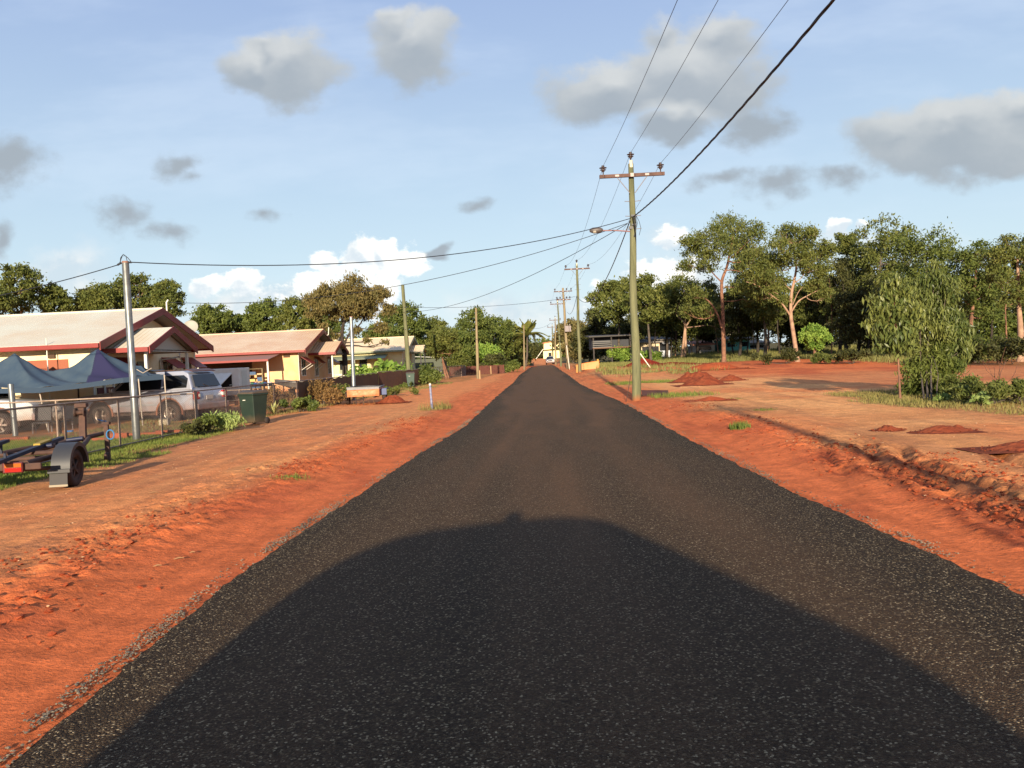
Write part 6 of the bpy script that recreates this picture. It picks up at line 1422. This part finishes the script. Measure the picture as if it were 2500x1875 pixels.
# ---- heaps of dirt
def heap(label, p, w, dpt, h, m, seed, peaks=2, n=64):
    rg = np.random.default_rng(seed); g = np.linspace(-1, 1, n); X, Y = np.meshgrid(g, g); Z = np.zeros_like(X)
    for k in range(peaks):
        cx, cy = (rg.uniform(-.45, .45), rg.uniform(-.3, .3)) if k else (0, 0); rr = rg.uniform(.42, .6) if k else .75; hh = rg.uniform(.55, .85) if k else 1
        Z = np.maximum(Z, hh*np.clip(1-(np.hypot(X-cx, Y-cy)/rr)**1.45, 0, 1)**1.1)
    no = fbm(X*2.2+seed, Y*2.2, seed, 4); no2 = fbm(X*9+seed, Y*9, seed+3, 3)
    Z = Z*(.55+.85*no)+.17*(no2-.5)*(Z > .02)*2*np.clip(Z*4, 0, 1); Z = np.where(np.hypot(X, Y) > .97, -.05, Z)
    V = np.stack([X.ravel()*w/2, Y.ravel()*dpt/2, Z.ravel()*h*.78-.015], 1); i = np.arange((n-1)*(n-1)); r = i//(n-1); c = i % (n-1); a = r*n+c
    o = npmesh('dirt_heap', V, np.stack([a, a+1, a+n+1, a+n], 1), m, loc=p, smooth=True); tag(o, label, 'dirt heap'); return o
hm = mat('heap_earth', S(150, 80, 54), .95, spec=.1, var=(2.5, .8, S(134, 62, 42)), bump=(14, .05)); hr = mat('heap_dark_red', S(140, 52, 36), .95, spec=.1, var=(2, .7, S(112, 40, 30)), bump=(10, .05)); ho = mat('heap_orange', S(170, 88, 54), .95, spec=.1, var=(2, .7, S(168, 76, 46)), bump=(10, .05))
HC = []; HR = []
for lab, px, Y, w, dd, h, m, pk in [('dark red dirt heap just right of the near pole, far back', 1572, 80, 5.2, 4, 1.0, hr, 2), ('wide orange dirt heap in front of the tall pale gum', 1742, 62, 5.4, 4, .7, ho, 3), ('long low red spread of dirt beside the dark heap', 1640, 78, 9, 4, .32, hr, 3),
        ('brown dirt heap nearest the viewer in the clearing', 1718, 38.5, 2.8, 2.2, .52, hm, 3), ('small brown heap left of the nearest clearing heap', 1672, 43, 1.9, 1.8, .38, hm, 2), ('grassy topped brown heap behind the nearest clearing heap', 1706, 46, 2.4, 1.8, .62, hm, 2), ('rough brown heap of clods right of the nearest clearing heap', 1785, 42, 1.8, 1.4, .42, hm, 3),
        ('small crumbly red mound on the pale pan, left one', 2168, 15.2, .62, .5, .15, hm, 2), ('longer crumbly red mound on the pale pan', 2300, 14.6, 1.25, .7, .14, hm, 3), ('flat crumbly red mound at the right edge of the pale pan', 2500, 12.0, 1.6, .8, .12, hm, 3), ('low red mound by the foot of the near pole', 1735, 26.5, 1.6, 1.0, .12, ho, 2),
        ('small brown mound right of the box trailer', 960, 34.5, 1.5, 1.2, .42, hm, 2), ('red dirt bank left of the far road end', 1300, 150, 3, 6, .3, ho, 2)]:
    q = base_at(px, Y)+Vector((0, 0, .03)); heap(lab, q, w, dd, h, m, int(px), pk)
    rg_ = np.random.default_rng(int(px)); nn = 110; a_ = rg_.uniform(0, 6.28, nn); r_ = rg_.uniform(.3, 1.25, nn); HC.append(np.stack([q.x+np.cos(a_)*r_*w/2*.8, q.y+np.sin(a_)*r_*dd/2*.8, q.z+h*.45*np.clip(1-r_/.8, 0, 1)+0*a_], 1)); HR.append(rg_.uniform(.3, 1, nn)**2*h*.09+.008)
lumps('heap_clods', np.concatenate(HC), np.concatenate(HR), hm, 'loose brown clods rolled off the dirt heaps', 'clods', 9)
if 0:
    pass
# ---- small things
def small(name, label, cat, p, mb, m, **k): o = mb.build(name, m, None, **k); o.location = p; tag(o, label, cat); return o
small('fallen_leaf', 'dry curled pale leaf lying on the right half of the seal', 'leaf', G(2011, 1303)+Vector((0, 0, .05)), MB().add([(-.045, 0, .012), (0, -.014, 0), (.04, 0, .01), (0, .014, .004)], [(0, 1, 2, 3)]), mat('dry_leaf_flat', S(226, 196, 140), .7))
small('litter', 'white scrap lying on the grass behind the dirt heaps', 'litter', base_at(1650, 92)+Vector((0, 0, .05)), MB().add([(-.3, 0, 0), (.3, -.1, 0), (.35, .2, .12), (-.2, .2, .1)], [(0, 1, 2, 3)]), white)
b = G(410, 1040); small('white_block', 'pale concrete block in front of the wheel of the silver car', 'block', Vector((P(402, 1030, 26.3).x, 26.3, .12)), MB().box((0, 0, .06), (.3, .2, .28)), mat('pale_block', S(206, 190, 160), .9), bevel=.01)
br = mat('brick_orange', S(170, 92, 60), .9, var=(6, .5, S(140, 72, 50)))
for k, (px, py, w, h_, lab) in enumerate([(30, 1076, .95, .1, 'orange timber edging on the lawn at far left'), (290, 1072, .5, .16, 'short orange log lying beside the steel pole'), (330, 1064, 1.6, .08, 'orange garden edging running behind the steel pole'), (430, 1058, 1.1, .1, 'pale orange board pile by the corner post'), (245, 1076, .4, .08, 'pale broken block on the lawn left of the orange log')]):
    small('garden_edging', lab, 'edging', G(px, py)+Vector((0, 0, .0)), MB().box((0, 0, h_/2), (w, .12, h_)), br, bevel=.015)
def chair(label, p, rz):
    root = thing('garden_chair', label, 'chair', p, rz); dk = mat('chair_black', S(44, 40, 42), .6)
    MB().bb(-.24, .24, -.22, .22, .40, .44).build('seat', dk, root, bevel=.01); MB().box((0, .24, .68), (.46, .03, .42), rx=R(-12)).build('backrest', dk, root, bevel=.01)
    for a, c_ in ((-1, -1), (1, -1), (-1, 1), (1, 1)): MB().tube([(a*.22, c_*.2, 0), (a*.21, c_*.19, .42)], .014, 6).build('leg', steel, root)
chair('dark garden chair under the blue canopy, left one', Vector((P(100, 1000, 25).x, 25.0, 0)), R(20)); chair('dark garden chair under the blue canopy, right one', Vector((P(150, 1000, 25.4).x, 25.4, 0)), R(-30))
root = thing('outboard_motor', 'dark outboard motor with a patterned cowl on a stand under the canopy', 'outboard motor', Vector((P(143, 1020, 23.8).x, 23.8, 0)))
MB().lathe([(0, .42), (.14, .4), (.17, .25), (.15, .08), (.1, 0), (0, 0)], (0, 0, .55), n=14).build('cowl', mat('cowl_dark', S(50, 48, 56), .4, var=(8, .9, S(190, 176, 160))), root); MB().bb(-.04, .04, -.08, .06, .1, .56).build('shaft', dusty, root); MB().tube([(0, 0, .2), (.1, -.2, 0)], .02, 5).build('stand', dusty, root)
small('blue_tray', 'bright blue plastic tray on the grass behind the fence', 'tray', Vector((P(171, 1046, 23.5).x, 23.5, .22)), MB().box((0, 0, 0), (.16, .1, .05)), mat('bright_blue', S(50, 130, 200), .5), bevel=.01)
small('gate_frame', 'bare pipe frame standing before the white box trailer', 'gate', Vector((P(585, 975, 36).x, 36, 0)), MB().tube([(-.7, 0, 0), (-.7, 0, .8), (-.6, 0, .9), (.6, 0, .9), (.7, 0, .8), (.7, 0, 0)], .025, 6).tube([(-.7, 0, .45), (.7, 0, .45)], .02, 6).tube([(0, 0, .0), (0, 0, .9)], .02, 6), fpipe)
small('brown_carton', 'brown carton on the ground before the white box trailer', 'box', Vector((P(590, 975, 39).x, 39, 0)), MB().bb(-.28, .28, -.2, .2, .0, .42), mat('carton', S(160, 112, 84), .9), bevel=.01)
# timber bits and twigs scattered on the left verge
rg = np.random.default_rng(14); tw = mat('dry_twig', S(176, 132, 92), .9)
for k, (px, py, l) in enumerate([(120, 1290, .11), (165, 1283, .07), (375, 1205, .12), (437, 1367, .09), (470, 1352, .05), (45, 1365, .06), (385, 1385, .07)]):
    p = G(px, py)+Vector((0, 0, .012)); a = rg.uniform(-.4, .4); small('bark_chip', ['long', 'short', 'pale', 'thin', 'small', 'dark', 'curved'][k]+' bark chip lying on the bare left verge', 'bark chip', p, MB().tube([(-l/2*math.cos(a), -l/2*math.sin(a), 0), (0, 0, .01), (l/2*math.cos(a), l/2*math.sin(a), .004)], [.005, .008, .004], 5), tw)
# ---- trees behind the viewer: they shade parts of the clearing
for k, (x, y, h, w) in enumerate([(17, -22, 9, 6), (27, -30, 12, 9), (40, -25, 12, 9), (-20, -30, 7, 6)]):
    bl = [(np.array([x+rg.normal(0, w*.25), y+rg.normal(0, w*.25), h*rg.uniform(.5, .95)]), w*.22) for _ in range(12)]
    tree('gum_tree', ['bushy tree standing behind the viewer on the right', 'large tree behind the viewer farther right', 'wide tree behind the viewer at far right', 'low tree behind the viewer on the left'][k], Vector((x, y, 0)), bl, 3500, .5, .25, LM['green'], BK['grey'], seed=400+k, r0=.2)
